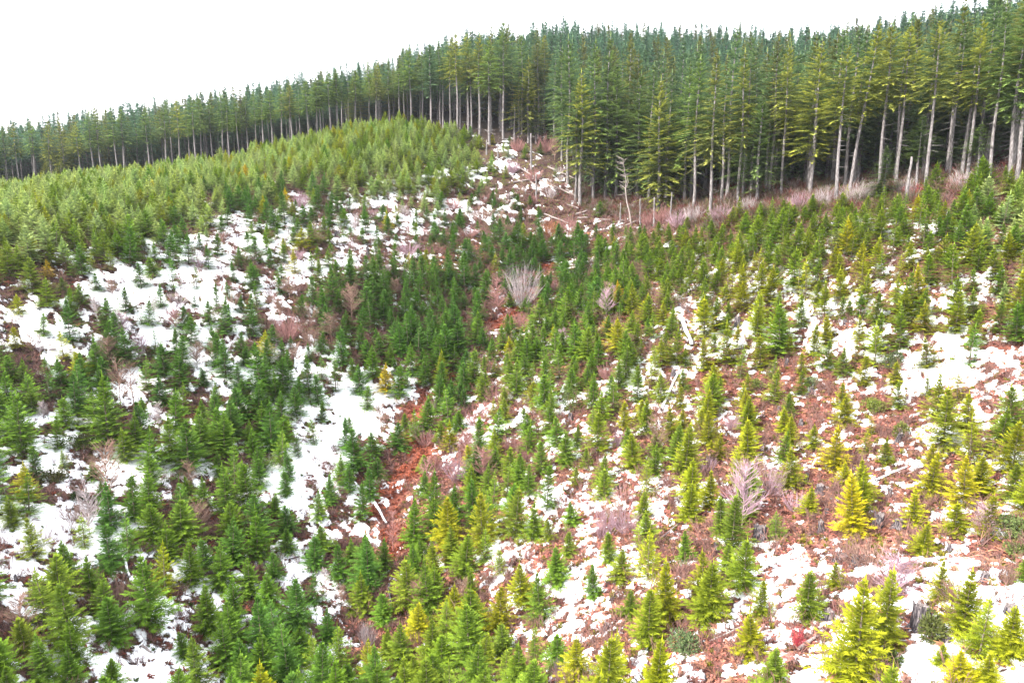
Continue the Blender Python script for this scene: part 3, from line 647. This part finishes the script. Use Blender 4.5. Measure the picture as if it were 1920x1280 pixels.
# ------------------------------------------------------------------ mature forest: surveyed edge trees, then the stand behind
EDGE_T = """1330,407,98,.66,o 1384,386,97,.6,o 1419,388,175,.8,g 1465,376,87,.52,o 1518,373,77,.72,o 1565,383,84,.52,o 1589,372,44,.5,o 1648,360,44,.42,o 1680,353,44,.38,o 1735,370,34,.40,o 1814,350,37,.5,o 1854,352,7,.5,g 1905,347,-15,.4,o
1656,382,275,.92,g 1717,358,215,.55,g 1829,353,230,.3,g 1777,345,40,.45,g 1804,342,60,.45,g 1890,350,0,.6,g
771,236,91,.5,g 793,233,95,.5,g 809,235,84,.5,g 826,233,80,.5,g 844,238,70,.5,g 858,249,62,.46,o 878,246,65,.5,o 884,250,75,.5,g 899,255,67,.46,o 918,272,75,.5,g 944,262,40,.5,g 979,252,65,.6,g 1021,250,64,.46,o 991,268,110,.85,o 1003,300,200,.8,g
1053,300,90,.55,g 1088,386,135,.8,o 1079,378,150,.5,g 1134,373,67,.93,g 1155,372,110,.84,g 1194,375,138,.93,g 1233,397,148,.9,o 1215,380,120,.84,g 1283,382,120,.85,g 1300,392,110,.6,g 1112,376,80,.7,g 1065,345,70,.7,g
50,364,235,.5,g 70,356,230,.5,o 101,356,224,.5,g 130,356,228,.6,o 155,350,225,.7,o 183,348,232,.5,o 206,346,205,.5,g 219,345,215,.5,g 250,341,200,.5,g 263,338,203,.5,g 282,333,204,.5,g 314,327,188,.5,g 326,322,183,.5,g 339,322,188,.5,o 357,318,200,.45,g 368,318,181,.5,g 380,314,183,.5,g 400,310,190,.5,g 420,306,168,.5,g 430,304,180,.5,g
449,300,185,.5,g 465,296,178,.5,g 482,293,172,.5,g 495,290,170,.5,g 511,286,165,.5,g 530,283,156,.5,g 548,280,158,.5,o 564,278,151,.5,g 579,274,150,.5,g 596,268,145,.5,g 603,266,130,.5,g 620,262,128,.5,g 635,258,132,.5,g 648,259,134,.5,g 668,250,128,.5,g 694,243,121,.5,g 712,238,118,.5,o 730,236,112,.6,g 750,236,105,.6,g
5,366,240,.8,g 22,365,262,.85,g 35,364,235,.6,g 90,352,300,.9,o 117,349,298,.85,o"""
SKYX = [-200,0,200,400,600,740,760,850,950,1000,1140,1300,1450,1600,1700,1760,1900,2100]; SKYY = [262,240,207,178,140,116,96,70,46,46,22,46,32,46,12,-5,-60,-90]
mature = []
def live_variant(lv):
    L = [(abs(m[4] - lv) + R.uniform(0, .05), i) for i, m in enumerate(MATURE)]; return min(L)[1]
mcell = {}
def mnear(x, y, dmin):
    i, j = int(x // 3), int(y // 3); q = int(dmin // 3) + 1
    for a in range(i-q, i+q+1):
        for b in range(j-q, j+q+1):
            for (u, v) in mcell.get((a, b), ()):
                if (u-x)**2 + (v-y)**2 < dmin * dmin: return False
    return True
def unproj_floor(px, py):
    """forest-floor point: the ray continued behind the crest when the base itself is hidden"""
    e = float(np.interp(math.atan2((px - 960) / FPX, CP), ea, er))
    g = ground_at(px, py)
    if math.hypot(g[0], g[1]) < e - 9:
        a = math.atan2((px - 960) / FPX, CP); x, y = (e + 2) * math.sin(a), (e + 2) * math.cos(a); z = zat(x, y)[0]
        return x, y, z, proj(x, y, z)[2]
    return g
for tok in EDGE_T.split():
    a = tok.split(','); px, py, ty, lv = map(float, a[:4]); g = unproj_floor(px, py); h = min(34, max(6, top_height(g, ty)))
    mature.append([g[0], g[1], g[2], h, lv, a[4], px, py, h * FPX / g[3], 0.11 if tok.startswith('1589') else 0])
    mcell.setdefault((int(g[0] // 3), int(g[1] // 3)), []).append((g[0], g[1]))
mc = NR.rand(22000, 2); mx_ = -290 + 560 * mc[:, 0]; my_ = 70 + 290 * mc[:, 1]
mf = forest_margin(mx_, my_); mz = zat(mx_, my_); mpx, mpy, mdep = proj(mx_, my_, mz)
for k in np.argsort(mf):
    if mf[k] < 1.0 or mdep[k] < 60 or mpx[k] < -120 or mpx[k] > 2060 or mdep[k] > 345: continue
    if not mnear(mx_[k], my_[k], 5.2 if mf[k] < 9 else 4.0 if mf[k] < 40 else 4.4): continue
    if mf[k] < 14 and 930 < mpx[k] < 1075 and R.random() < .6: continue
    mcell.setdefault((int(mx_[k] // 3), int(my_[k] // 3)), []).append((mx_[k], my_[k]))
    h = R.uniform(22, 28.5) * (1 if mdep[k] < 230 else .95)
    if R.random() < .06: h *= 1.12
    sy = np.interp(mpx[k], SKYX, SKYY) + R.choice([-10, 0, 8, 16, 24]) + R.uniform(-5, 6) * (250 / mdep[k])
    hs = top_height((mx_[k], my_[k], mz[k]), sy)
    if hs < 9: continue
    h = min(h, hs)
    mature.append([mx_[k], my_[k], mz[k], h, R.choice([.66, .74, .84, .93]) if 1030 < mpx[k] < 1310 and mf[k] < 40 else (R.choice([.74, .84, .93]) if mf[k] > 22 else R.choice([.5, .54, .62, .66, .58, .74])), 'd', mpx[k], mpy[k], h * FPX / mdep[k], 0])
MT = []
hm = len(EDGE_T.split())
mo = sorted(range(hm, len(mature)), key=lambda k: forest_margin(mature[k][0], mature[k][1]) + 0.12 * math.hypot(mature[k][0], mature[k][1]) + (1000 if not -20 < mature[k][6] < 1940 else 0))
mkeep = set(range(hm)) | set(mo[:300 - hm])
for k, t_ in enumerate(mature):
    vi = live_variant(t_[4]); s = t_[3] / 26.0; w = s ** .5 * R.uniform(.95, 1.2) if t_[3] > 14 else s * 1.9
    if t_[4] > .7: w *= 1.18
    r_ = R.uniform(.8, 1.2)
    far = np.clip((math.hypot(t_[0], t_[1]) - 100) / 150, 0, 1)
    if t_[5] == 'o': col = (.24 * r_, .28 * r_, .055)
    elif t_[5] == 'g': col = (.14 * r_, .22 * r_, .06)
    else: col = ((.13 - .035 * far) * r_, (.205 - .01 * far) * r_, (.065 + .06 * far) * r_)  # crowns turn bluer with distance: haze put into the tint
    if t_[5] == 'd' and R.random() < .25: col = (.15 * r_, .18 * r_, .05)
    rot = (t_[9] * 0 + R.uniform(-.015, .015), t_[9] + R.uniform(-.015, .015), R.uniform(0, 6.28))
    if t_[9]: rot = (0, t_[9], 0)
    if k in mkeep:
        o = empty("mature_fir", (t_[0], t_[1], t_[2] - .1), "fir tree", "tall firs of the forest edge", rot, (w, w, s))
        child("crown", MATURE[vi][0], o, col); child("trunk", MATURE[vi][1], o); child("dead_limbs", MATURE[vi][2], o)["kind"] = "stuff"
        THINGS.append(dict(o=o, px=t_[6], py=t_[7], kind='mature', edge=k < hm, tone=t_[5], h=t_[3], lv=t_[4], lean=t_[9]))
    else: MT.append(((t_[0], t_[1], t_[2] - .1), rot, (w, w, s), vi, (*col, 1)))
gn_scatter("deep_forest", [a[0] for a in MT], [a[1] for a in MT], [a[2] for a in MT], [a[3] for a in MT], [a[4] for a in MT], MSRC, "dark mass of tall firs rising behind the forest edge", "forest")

# ------------------------------------------------------------------ bare shrubs and small leafless trees
def bare_shrub(seed, W, H, stems, spread=.55, twig=.012, sub=4):
    r = random.Random(seed); mb = MB()
    for k in range(stems):
        az = r.uniform(0, 6.28); rr = math.sqrt(r.random()); tip = Vector((math.cos(az) * W / 2 * rr, math.sin(az) * W / 2 * rr, H * (1 - .3 * rr * rr) * r.uniform(.4, 1.08)))
        b0 = Vector((math.cos(az) * .12 * W * r.random(), math.sin(az) * .12 * W * r.random(), -.1)); mid = b0.lerp(tip, .5) + Vector((0, 0, .1 * H)) * (1 - rr) + Vector((math.cos(az), math.sin(az), 0)) * .06 * W
        mb.tube([b0, mid, tip], [twig * 1.5, twig, twig * .4], 3)
        for j in range(sub):
            s = r.uniform(.3, .95); p = b0.lerp(mid, s * 2) if s < .5 else mid.lerp(tip, s * 2 - 1)
            d = (tip - b0).normalized() + Vector((r.uniform(-.6, .6), r.uniform(-.6, .6), r.uniform(-.1, .5))); e = p + d.normalized() * H * r.uniform(.12, .3)
            mb.tube([p, e], [twig * .8, twig * .3], 3)
    return mb
def bare_tree(seed, W, H, twig=.012):
    r = random.Random(seed); mb = MB()
    path = [Vector((r.uniform(-.04, .04) * H * k / 4, r.uniform(-.04, .04) * H * k / 4, H * .95 * k / 4 - .1 * (k == 0))) for k in range(5)]
    mb.tube(path, [.05 * H / 5, .04 * H / 5, .03 * H / 5, .02 * H / 5, .008], 5)
    for k in range(70):
        s = r.uniform(.2, .97); u = s * 4; i = min(3, int(u)); p = path[i].lerp(path[i+1], u - i); az = k * 2.4 + r.uniform(-.4, .4)
        L = W / 2 * (1.25 - s * .8) * r.uniform(.7, 1.15); d = Vector((math.cos(az), math.sin(az), r.uniform(.55, 1.0))).normalized()
        e = p + d * L + Vector((0, 0, .1 * L)); mb.tube([p, p.lerp(e, .5) - Vector((0, 0, .03 * L)), e], [twig * 1.6, twig, twig * .4], 3)
        for j in range(9):
            q = p.lerp(e, r.uniform(.25, 1)); dd = d + Vector((r.uniform(-.8, .8), r.uniform(-.8, .8), r.uniform(-.2, .6))); mb.tube([q, q + dd.normalized() * L * r.uniform(.2, .5)], [twig * .7, twig * .25], 3)
    return mb
# px, py base, w px, h px, colour, kind, label
for k, (px, py, w, h, c, kd, lab) in enumerate(SHRUBS):
    g = ground_at(px, py); q = g[3] / FPX; W, H = w * q, max(.6, h * q)
    tw = max(.009, .00016 * g[3])
    if kd == 's': mb = bare_shrub(100 + k, W, H, int(min(90, 26 + W * 16)), twig=tw, sub=4)
    else: mb = bare_tree(100 + k, W, H, twig=tw)
    o = bpy.data.objects.new("bare_bush" if kd == 's' else "bare_tree", mb.mesh("bare_stems", [TWIG[c]])); COL.objects.link(o)
    o.location = (g[0], g[1], g[2]); o["category"] = "bush" if kd == 's' else "bare tree"; o["label"] = lab
    THINGS.append(dict(o=o, px=px, py=py - h * .4, kind='mark', phrase=lab))

BZ = [(480,560,650,690,15,'plb'),(150,560,450,700,12,'blg'),(780,740,960,920,13,'lpp'),(780,360,960,460,16,'pbb'),(940,270,1080,430,14,'bpg'),(1050,560,1260,700,9,'plb'),(1100,790,1420,1000,9,'lpb'),(40,880,480,1240,9,'bbg'),(640,1040,1000,1260,7,'bpg'),(1450,900,1880,1180,6,'pbl'),(420,360,760,520,10,'lbg')]
CW = {'p': 'pink', 'l': 'lavender', 'b': 'brown', 'g': 'grey'}; BM = {}
for (x0, y0, x1, y1, n, cs) in BZ:
    for k in range(n):
        px, py = R.uniform(x0, x1), R.uniform(y0, y1)
        if any(abs(px - a) < 26 and abs(py - b) < 20 for a, b in [(q[0], q[1]) for q in SHRUBS + LEAFY + STUMPS]): continue
        g = ground_at(px, py); c = CW[R.choice(cs)]; vv = R.randrange(4); key = (c, vv)
        if key not in BM: BM[key] = (bare_shrub(700 + vv, 2.6, 1.8, 46, twig=.014, sub=5) if vv < 3 else bare_tree(703, 2.6, 3.4, twig=.015)).mesh("bare_stems", [TWIG[c]])
        o = bpy.data.objects.new("bare_tree" if vv == 3 else "bare_bush", BM[key]); COL.objects.link(o); q = R.uniform(.7, 1.35)
        o.location = g[:3]; o.scale = (q * R.uniform(.8, 1.3), q, q * R.uniform(.75, 1.2)); o.rotation_euler = (0, 0, R.uniform(0, 6.28)); o["category"] = "bare tree" if vv == 3 else "bush"; o["group"] = "leafless bushes on the slope"
        THINGS.append(dict(o=o, px=px, py=py - 14, kind='bush', word={'pink': 'pinkish', 'lavender': 'mauve', 'brown': 'brown', 'grey': 'grey'}[c] + (" bare sapling" if vv == 3 else " leafless bush")))

# ------------------------------------------------------------------ evergreen broadleaf bushes
LEAFM = foliage_mat("broad_leaves", False, .2)
def leafy_bush(seed, W, H, leaf=.09):
    r = random.Random(seed); mb = MB(); n = int(min(1500, 500 + 260 * W * H))
    lob = [(Vector((r.uniform(-.25, .25) * W, r.uniform(-.25, .25) * W, H * r.uniform(.35, .62))), r.uniform(.5, .8)) for _ in range(7)]
    for k in range(n):
        c, q = lob[k % 7]; d = Vector((r.gauss(0, 1), r.gauss(0, 1), r.gauss(0, 1))).normalized(); p = c + Vector((d.x * W * .36 * q, d.y * W * .36 * q, d.z * H * .5 * q)) * r.uniform(.7, 1.05)
        if p.z < 0.02: p.z = r.uniform(.02, .3)
        a = (d + Vector((r.uniform(-.8, .8), r.uniform(-.8, .8), r.uniform(-.2, .9)))).normalized(); w = a.cross(d + Vector((.1, .2, .3))).normalized() * leaf * .45
        mb.kite(p, a, w, leaf * r.uniform(1.2, 2.2), r.uniform(.6, 1.3))
    st = MB()
    for k in range(9):
        az = r.uniform(0, 6.28); st.tube([Vector((0, 0, -.1)), Vector((math.cos(az) * W * .15, math.sin(az) * W * .15, H * .3)), Vector((math.cos(az) * W * .3, math.sin(az) * W * .3, H * .7))], [.03, .02, .008], 4)
    return mb, st
for k, (px, py, w, h, c, lab) in enumerate(LEAFY):
    g = ground_at(px, py); q = g[3] / FPX; mb, st = leafy_bush(300 + k, w * q, h * q)
    o = empty("leafy_bush", (g[0], g[1], g[2]), "bush"); o["label"] = lab; child("foliage", mb.mesh("leaves", [LEAFM]), o, c); child("stems", st.mesh("stems", [BARK_YOUNG]), o)
    THINGS.append(dict(o=o, px=px, py=py - h * .4, kind='mark', phrase=lab))

# ------------------------------------------------------------------ stumps
def stump(seed, W, H):
    r = random.Random(seed); n = 18; mb = MB(); top = MB(); rings = []
    for k, (z, q) in enumerate([(-.25, 1.5), (0.02, 1.32), (.18, 1.08), (.5, .98), (.85, .92), (1.0, .88)]):
        ring = []
        for j in range(n):
            a = 6.283 * j / n; fl = 1 + (.22 * math.sin(a * 5 + seed) * max(0, 1 - z * 2.5)) + r.uniform(-.05, .05)
            zz = z * H + (r.uniform(-.16, .14) * H if k == 5 else 0); ring.append(Vector((math.cos(a) * W / 2 * q * fl, math.sin(a) * W / 2 * q * fl, zz)))
        rings.append(ring)
    for ring in rings: mb.v += ring
    for k in range(5):
        for j in range(n): mb.f.append((k*n+j, k*n+(j+1) % n, (k+1)*n+(j+1) % n, (k+1)*n+j)); mb.c.append(1); mb.m.append(0)
    c = Vector((0, 0, H * .86)); top.v = [c] + [v * 1.0 - Vector((0, 0, .01)) for v in rings[-1]]
    inner = [Vector((v.x * .6, v.y * .6, H * (.86 + r.uniform(-.1, .05)))) for v in rings[-1]]; top.v += inner
    for j in range(n):
        top.f.append((1+j, 1+(j+1) % n, 1+n+(j+1) % n, 1+n+j)); top.f.append((1+n+j, 1+n+(j+1) % n, 0)); top.c += [1, 1]; top.m += [0, 0]
    return mb, top
for k, (px, py, w, h, lab) in enumerate(STUMPS):
    g = ground_at(px, py); q = g[3] / FPX; mb, top = stump(400 + k, w * q * .78, h * q * 1.0)
    o = empty("tree_stump", (g[0], g[1], g[2]), "stump"); o["label"] = lab; o.rotation_euler = (R.uniform(-.1, .1), .35 if 'leaning' in lab else R.uniform(-.1, .1), R.uniform(0, 6))
    child("stump_wood", mb.mesh("stump_wood", [CHAR]), o); child("cut_face", top.mesh("cut_face", [CUT]), o)
    THINGS.append(dict(o=o, px=px, py=py - h * .4, kind='mark', phrase=lab))

# ------------------------------------------------------------------ fallen logs and poles
def tri_log(mb, a, b, r0, r1, rnd):
    n = 6; path = [a.lerp(b, k / n) + Vector((rnd.uniform(-1, 1), rnd.uniform(-1, 1), rnd.uniform(-1, 1))) * r0 * .25 for k in range(n+1)]
    mb.tube(path, [r0 + (r1 - r0) * k / n + rnd.uniform(-.06, .06) * r0 for k in range(n+1)], 8, cap=True); return path
for k, (x0, y0, x1, y1, th, snowy, lab) in enumerate(LOGS):
    rnd = random.Random(500 + k); a = ground_at(x0, y0); b = ground_at(x1, y1); q = (a[3] + b[3]) / 2 / FPX; r0 = max(.05, th * q / 2)
    A = Vector((a[0], a[1], a[2])) ; B = Vector((b[0], b[1], b[2])); L = (B - A).length
    if L > 16: B = A + (B - A) * (16 / L); B.z = zat(B.x, B.y)[0]
    lift = r0 * .55 + .16; mid = (A + B) / 2; sag = zat(mid.x, mid.y)[0] - mid.z; lift += max(0, sag)
    A.z += lift; B.z += lift
    mb = MB(); path = tri_log(mb, A - mid, B - mid, r0, r0 * .65, rnd)
    for j in range(4 + int(L)):                              # broken limb stubs
        p = path[rnd.randrange(1, 6)]; d = Vector((rnd.uniform(-1, 1), rnd.uniform(-1, 1), rnd.uniform(.1, 1))).normalized(); mb.tube([p, p + d * rnd.uniform(.2, .6)], [r0 * .22, r0 * .08], 4)
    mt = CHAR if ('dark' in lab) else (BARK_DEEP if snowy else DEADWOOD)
    o = empty("fallen_log", mid, "log"); o["label"] = lab; child("log_wood", mb.mesh("log_wood", [mt], True), o)
    if snowy:
        s = MB(); s.tube([p + Vector((0, 0, r0 * .55)) for p in path], [r0 * .9 * (1 - .35 * j / 6) for j in range(7)], 8, cap=True); child("snow_cap", s.mesh("snow_cap", [SNOWM], True), o)
    THINGS.append(dict(o=o, px=(x0+x1)/2, py=(y0+y1)/2, kind='mark', phrase=lab))

# ------------------------------------------------------------------ standing dead poles
for k, (x0, y0, x1, y1, th, lab) in enumerate(SNAGS):
    g = ground_at(x0, y0); h = top_height(g, y1); q = g[3] / FPX; r = random.Random(600 + k); mb = MB(); r0 = th * q / 2
    dx = (x1 - x0) * q * .6
    path = [Vector((dx * j / 6 + r.uniform(-.05, .05), r.uniform(-.05, .05), h * j / 6 - (.4 if j == 0 else 0))) for j in range(7)]
    mb.tube(path, [r0 * (1.15 - .55 * j / 6) for j in range(7)], 7, cap=True)
    st = MB()
    for j in range(int(6 + h * 1.2)):
        z = r.uniform(.25, 1) * h; az = r.uniform(0, 6.28); p = Vector((dx * z / h, 0, z)); st.tube([p, p + Vector((math.cos(az), math.sin(az), r.uniform(-.3, .3))) * r.uniform(.2, .7)], [.025, .008], 3)
    o = empty("dead_pole", (g[0], g[1], g[2]), "dead tree"); o["label"] = lab; m_ = CHAR if 'charred' in lab else BARK_GREY
    child("trunk", mb.mesh("pole_wood", [m_], True), o); child("branch_stubs", st.mesh("branch_stubs", [m_]), o)["kind"] = "stuff"
    THINGS.append(dict(o=o, px=x0, py=(y0+y1)/2, kind='mark', phrase=lab))
# curved white snag
g = ground_at(1184, 422); q = g[3] / FPX; mb = MB(); r = random.Random(77)
cur = [(1184,422),(1180,400),(1174,380),(1171,360),(1172,345),(1168,325),(1165,305)]; path = [Vector(((x-1184) * q, 0, (422 - y) * q * 1.03 - (.3 if k == 0 else 0))) for k, (x, y) in enumerate(cur)]
mb.tube(path, [.17, .15, .13, .11, .09, .06, .03], 7); br = MB()
br.tube([path[3], path[3] + Vector((.5, .1, 1.6)), path[3] + Vector((.2, .1, 3.0))], [.08, .06, .03], 5)
for j in range(46):
    k = r.randrange(2, 6); p = path[k].lerp(path[k+1], r.random()); s_ = -1 if r.random() < .7 else 1
    d = Vector((s_ * r.uniform(.3, 1), r.uniform(-.8, .8), r.uniform(-.2, .7))); e = p + d * r.uniform(.5, 1.5); br.tube([p, e, e + Vector((s_ * .3, 0, r.uniform(0, .5)))], [.035, .022, .01], 3)
o = empty("dead_tree", (g[0], g[1], g[2]), "dead tree"); o["label"] = "curved white leafless dead tree leaning at the forest edge"
child("trunk", mb.mesh("snag_wood", [DEADWOOD], True), o); child("branches", br.mesh("snag_branches", [DEADWOOD]), o)
THINGS.append(dict(o=o, px=1176, py=370, kind='mark', phrase=o["label"]))

# ------------------------------------------------------------------ ground cover: bracken, brush, twigs, salal
def tuft(seed, n, L, w, el0, el1, curl):
    r = random.Random(seed); mb = MB()
    for k in range(n):
        az = r.uniform(0, 6.28); el = r.uniform(el0, el1); d = Vector((math.cos(az) * math.cos(el), math.sin(az) * math.cos(el), math.sin(el))); b0 = Vector((r.uniform(-.1, .1), r.uniform(-.1, .1), -.03)); l = L * r.uniform(.6, 1.2)
        sd2 = d.cross(Vector((0, 0, 1))).normalized() * w * r.uniform(.6, 1.3); m = b0 + d * l * .55; e = b0 + d * l + Vector((0, 0, -curl * l))
        i = len(mb.v); mb.v += [b0 - sd2 * .3, b0 + sd2 * .3, m + sd2, m - sd2, e]; mb.f += [(i, i+1, i+2, i+3), (i+3, i+2, i+4)]; v = r.uniform(.5, 1.4); mb.c += [v, v * 1.1]; mb.m += [0, 0]
    return mb
def brushy(seed):
    r = random.Random(seed); mb = MB()
    for k in range(14):
        az = r.uniform(0, 6.28); d = Vector((math.cos(az) * r.uniform(.1, .8), math.sin(az) * r.uniform(.1, .8), 1)).normalized(); b0 = Vector((r.uniform(-.3, .3), r.uniform(-.3, .3), -.05)); e = b0 + d * r.uniform(.5, 1.3)
        mb.tube([b0, e], [.018, .006], 3, r.uniform(.6, 1.3))
        for j in range(3):
            p = b0.lerp(e, r.uniform(.3, .9)); mb.tube([p, p + (d + Vector((r.uniform(-.8, .8), r.uniform(-.8, .8), 0))).normalized() * .35], [.01, .004], 3, r.uniform(.6, 1.3))
    return mb
FSRC = bpy.data.collections.new("undergrowth_kinds")
kinds = [tuft(1, 16, .38, .06, -.05, .6, .25), tuft(2, 20, .32, .05, .0, .8, .3), tuft(3, 12, .5, .07, -.1, .4, .15), tuft(4, 26, .3, .045, .1, 1.3, .1), brushy(5), brushy(6)]
for k, mb in enumerate(kinds): FSRC.objects.link(bpy.data.objects.new("undergrowth_kind_%d" % k, mb.mesh("undergrowth", [FOL_I])))
x, y, z, marg, fm, px, py, dep, gul, rust, left = GD
wgt = ((dep > 18) & (dep < 150) & (px > -60) & (px < 1980) & (py < 1330)).astype(float) * (dep ** 2) * np.where(marg < .0, 1, np.where((marg < .42), .34, 0)) * np.clip(1.3 - dep / 190, 0.15, 1)
wgt *= np.where(fm > 8, .1, np.where(fm > -3, 1.0, 1)); wgt /= wgt.sum()
sel = NR.choice(len(x), 80000, p=wgt)
P = []; RO = []; SC = []; ID = []; TI = []
for i in sel:
    r = R.random; jx, jy = R.uniform(-.15, .15) * dep[i] / 60, R.uniform(-.15, .15) * dep[i] / 60
    s = R.uniform(.6, 1.35) * (.8 if left[i] > .5 else 1) * (1.0 + .25 * (dep[i] > 90)); u = R.random()
    kd = 0
    if gul[i] > .3: b_ = R.uniform(.3, 1.1); c = (.28 * b_, .085 * b_, .05 * b_); kd = R.choice([0, 1, 3])
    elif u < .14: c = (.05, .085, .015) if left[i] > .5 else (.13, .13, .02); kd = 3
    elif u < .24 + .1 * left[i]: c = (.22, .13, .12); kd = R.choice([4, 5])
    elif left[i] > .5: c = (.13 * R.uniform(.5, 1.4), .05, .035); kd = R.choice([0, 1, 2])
    else:
        b_ = R.uniform(.3, 1.15); c = (.36 * b_, .175 * b_ * R.uniform(.8, 1.15), .13 * b_); kd = R.choice([0, 1, 2])
    if fm[i] > -4: c = R.choice([(.15, .08, .07), (.22, .17, .165), (.16, .045, .045), (.12, .10, .06), (.08, .10, .03)]); kd = R.choice([4, 5]); s *= R.uniform(.6, 1.3)
    P.append((x[i] + jx, y[i] + jy, z[i] + .0)); RO.append((R.uniform(-.3, .3), R.uniform(-.3, .3), R.uniform(0, 6.28))); SC.append((s, s, s * R.uniform(.7, 1.1))); ID.append(kd); TI.append((*c, 1))
gn_scatter("undergrowth", P, RO, SC, ID, TI, FSRC, "rust-brown bracken, moss and twigs poking through the snow", "undergrowth")

# ------------------------------------------------------------------ thin winter haze over the slope
zmin = float(GD[2].min()) - 2
hz = MB(); X0, X1, Y0, Y1, Z0, Z1 = -5200, 5200, -5200, 5200, zmin, 110.0
hz.v = [Vector(c) for c in ((X0,Y0,Z0),(X1,Y0,Z0),(X1,Y1,Z0),(X0,Y1,Z0),(X0,Y0,Z1),(X1,Y0,Z1),(X1,Y1,Z1),(X0,Y1,Z1))]
hz.f = [(3,2,1,0),(4,5,6,7),(0,1,5,4),(1,2,6,5),(2,3,7,6),(3,0,4,7)]; hz.c = [1]*6; hz.m = [0]*6
hm_ = bpy.data.materials.new("haze"); hm_.use_nodes = True; hm_.node_tree.nodes.remove(hm_.node_tree.nodes["Principled BSDF"])
pv = hm_.node_tree.nodes.new("ShaderNodeVolumePrincipled"); pv.inputs["Color"].default_value = (.86, .92, 1, 1); pv.inputs["Density"].default_value = 0.0001; pv.inputs["Anisotropy"].default_value = 0.2
hm_.node_tree.links.new(pv.outputs[0], hm_.node_tree.nodes["Material Output"].inputs["Volume"])
ho = bpy.data.objects.new("haze", hz.mesh("haze", [hm_])); COL.objects.link(ho); ho["kind"] = "stuff"; ho["label"] = "thin pale winter haze in the air over the hillside"; ho["category"] = "haze"

# ------------------------------------------------------------------ labels
ORD = ["nearest", "second nearest", "third nearest", "fourth nearest", "fifth nearest", "sixth nearest", "seventh nearest", "eighth nearest", "ninth nearest", "tenth nearest", "eleventh nearest", "twelfth nearest"] + ["%dth nearest" % k for k in range(13, 60)]
DIRS = ["right of", "up-right of", "above", "up-left of", "left of", "down-left of", "below", "down-right of"]
MARKS = [(980,530,"the pale grey fan bush"),(933,560,"the pinkish gully-head tree"),(240,730,"the twin brown alders"),(660,570,"the grey bare alder"),(540,615,"the wide pink thicket"),(716,795,"the gully alder"),
(1440,900,"the mauve dome bush"),(1150,975,"the twin mauve bushes"),(930,740,"the pinkish brush patch"),(1372,790,"the upper mauve brush"),(1013,805,"the round pink bush"),(1650,970,"the low pink bush"),(1497,1195,"the bright crimson bush"),
(690,1185,"the upright grey gully bush"),(782,1205,"the pinkish red gully bush"),(912,1080,"the snow-strip brown bush"),(737,995,"the tall pink gully sapling"),(855,875,"the gully mauve brush"),(1140,695,"the pale pink brush patch"),(1233,555,"the upright pink bush"),
(372,980,"the brown bare tree in snow"),(298,785,"the slim grey sapling"),(83,775,"the left slim sapling"),(566,375,"the mauve bush on upper snow"),(880,420,"the upper brush belt"),(765,465,"the purplish brush"),(375,485,"the purple bush in snow"),(183,580,"the sapling on the left snow"),
(1050,1255,"the low mauve twiggy bush"),(640,1120,"the brown gully sapling"),(1285,1205,"the round grey-green bush"),(1693,808,"the round olive bush"),(1668,675,"the dark olive bush"),(1072,750,"the glossy green bush"),(1521,718,"the pale green stump bush"),(1888,990,"the broad grey-green bush"),
(1726,1155,"the tallest charred stump"),(1603,1050,"the grey-black stump"),(1425,1000,"the rugged mossy stump"),(1383,604,"the black stump in snow"),(31,1085,"the thin dark stump"),(690,472,"the thin upper stump"),(1136,1175,"the black hollow stump"),(1285,625,"the large snow-covered log"),
(1255,738,"the snow-edged log"),(714,966,"the snow-covered gully log"),(275,1221,"the short grey log"),(237,1066,"the lower snowy log"),(730,1118,"the charred pole"),(722,710,"the gully golden fir"),(105,905,"the dark bush in snow"),(460,330,"the crest golden fir"),(1158,550,"the golden fir mid slope"),(1562,460,"the narrow dark olive bush")]
FMARKS = [(1176,360,"the curved white dead tree"),(1045,355,"the longest fallen trunk"),(1656,330,"the bushy edge fir"),(1612,200,"the leaning fir"),(1233,270,"the broad olive fir"),(964,235,"the broken grey pole"),(1005,350,"the lone grey pole"),(1698,340,"the tall bare pole"),
(100,320,"the low rounded trees"),(460,330,"the crest golden fir"),(831,205,"the snapped bare trunk"),(0,350,"the forest's left end"),(1915,200,"the forest's right end"),(760,236,"the plantation crest top"),(1735,200,"the tallest pale trunk"),(1257,390,"the greenish mossy pole"),(600,262,"the far forest dip"),(300,330,"the left crest edge")]
def assign(things, marks, desc):
    cells = {}
    for t_ in things:
        best = min(range(len(marks)), key=lambda k: (marks[k][0] - t_['px'])**2 + (marks[k][1] - t_['py'])**2)
        mx2, my2, ph = marks[best]; dx, dy = t_['px'] - mx2, -(t_['py'] - my2); d = math.hypot(dx, dy)
        sct = int(round(math.atan2(dy, dx) / (math.pi / 4))) % 8; cells.setdefault((best, sct), []).append((d, t_))
    for (b, s), L in cells.items():
        L.sort(key=lambda q: q[0])
        for k, (d, t_) in enumerate(L): t_['o']["label"] = "%s, %s %s %s" % (desc(t_), ORD[k], DIRS[s], marks[b][2])
def yd(t_): return ("sparse " if t_['sparse'] else "small " if t_['h'] < 2.6 else "tall " if t_['h'] > 5 else "") + tone_word(t_['tone']) + " young fir"
def md(t_):
    if t_.get('lean'): return "leaning olive edge fir"
    if t_['h'] < 15: return "short green edge fir"
    return ("olive-green edge fir" if t_['tone'] == 'o' else "dark green edge fir" if t_['edge'] else "forest fir")
assign([t_ for t_ in THINGS if t_['kind'] == 'young'], MARKS, yd)
assign([t_ for t_ in THINGS if t_['kind'] == 'mature'], FMARKS, md)
assign([t_ for t_ in THINGS if t_['kind'] == 'bush'], MARKS + FMARKS, lambda t_: t_['word'])
print("stuff young", len(YT), "stuff mature", len(MT)); print("young", len(young), "mature", len(mature))
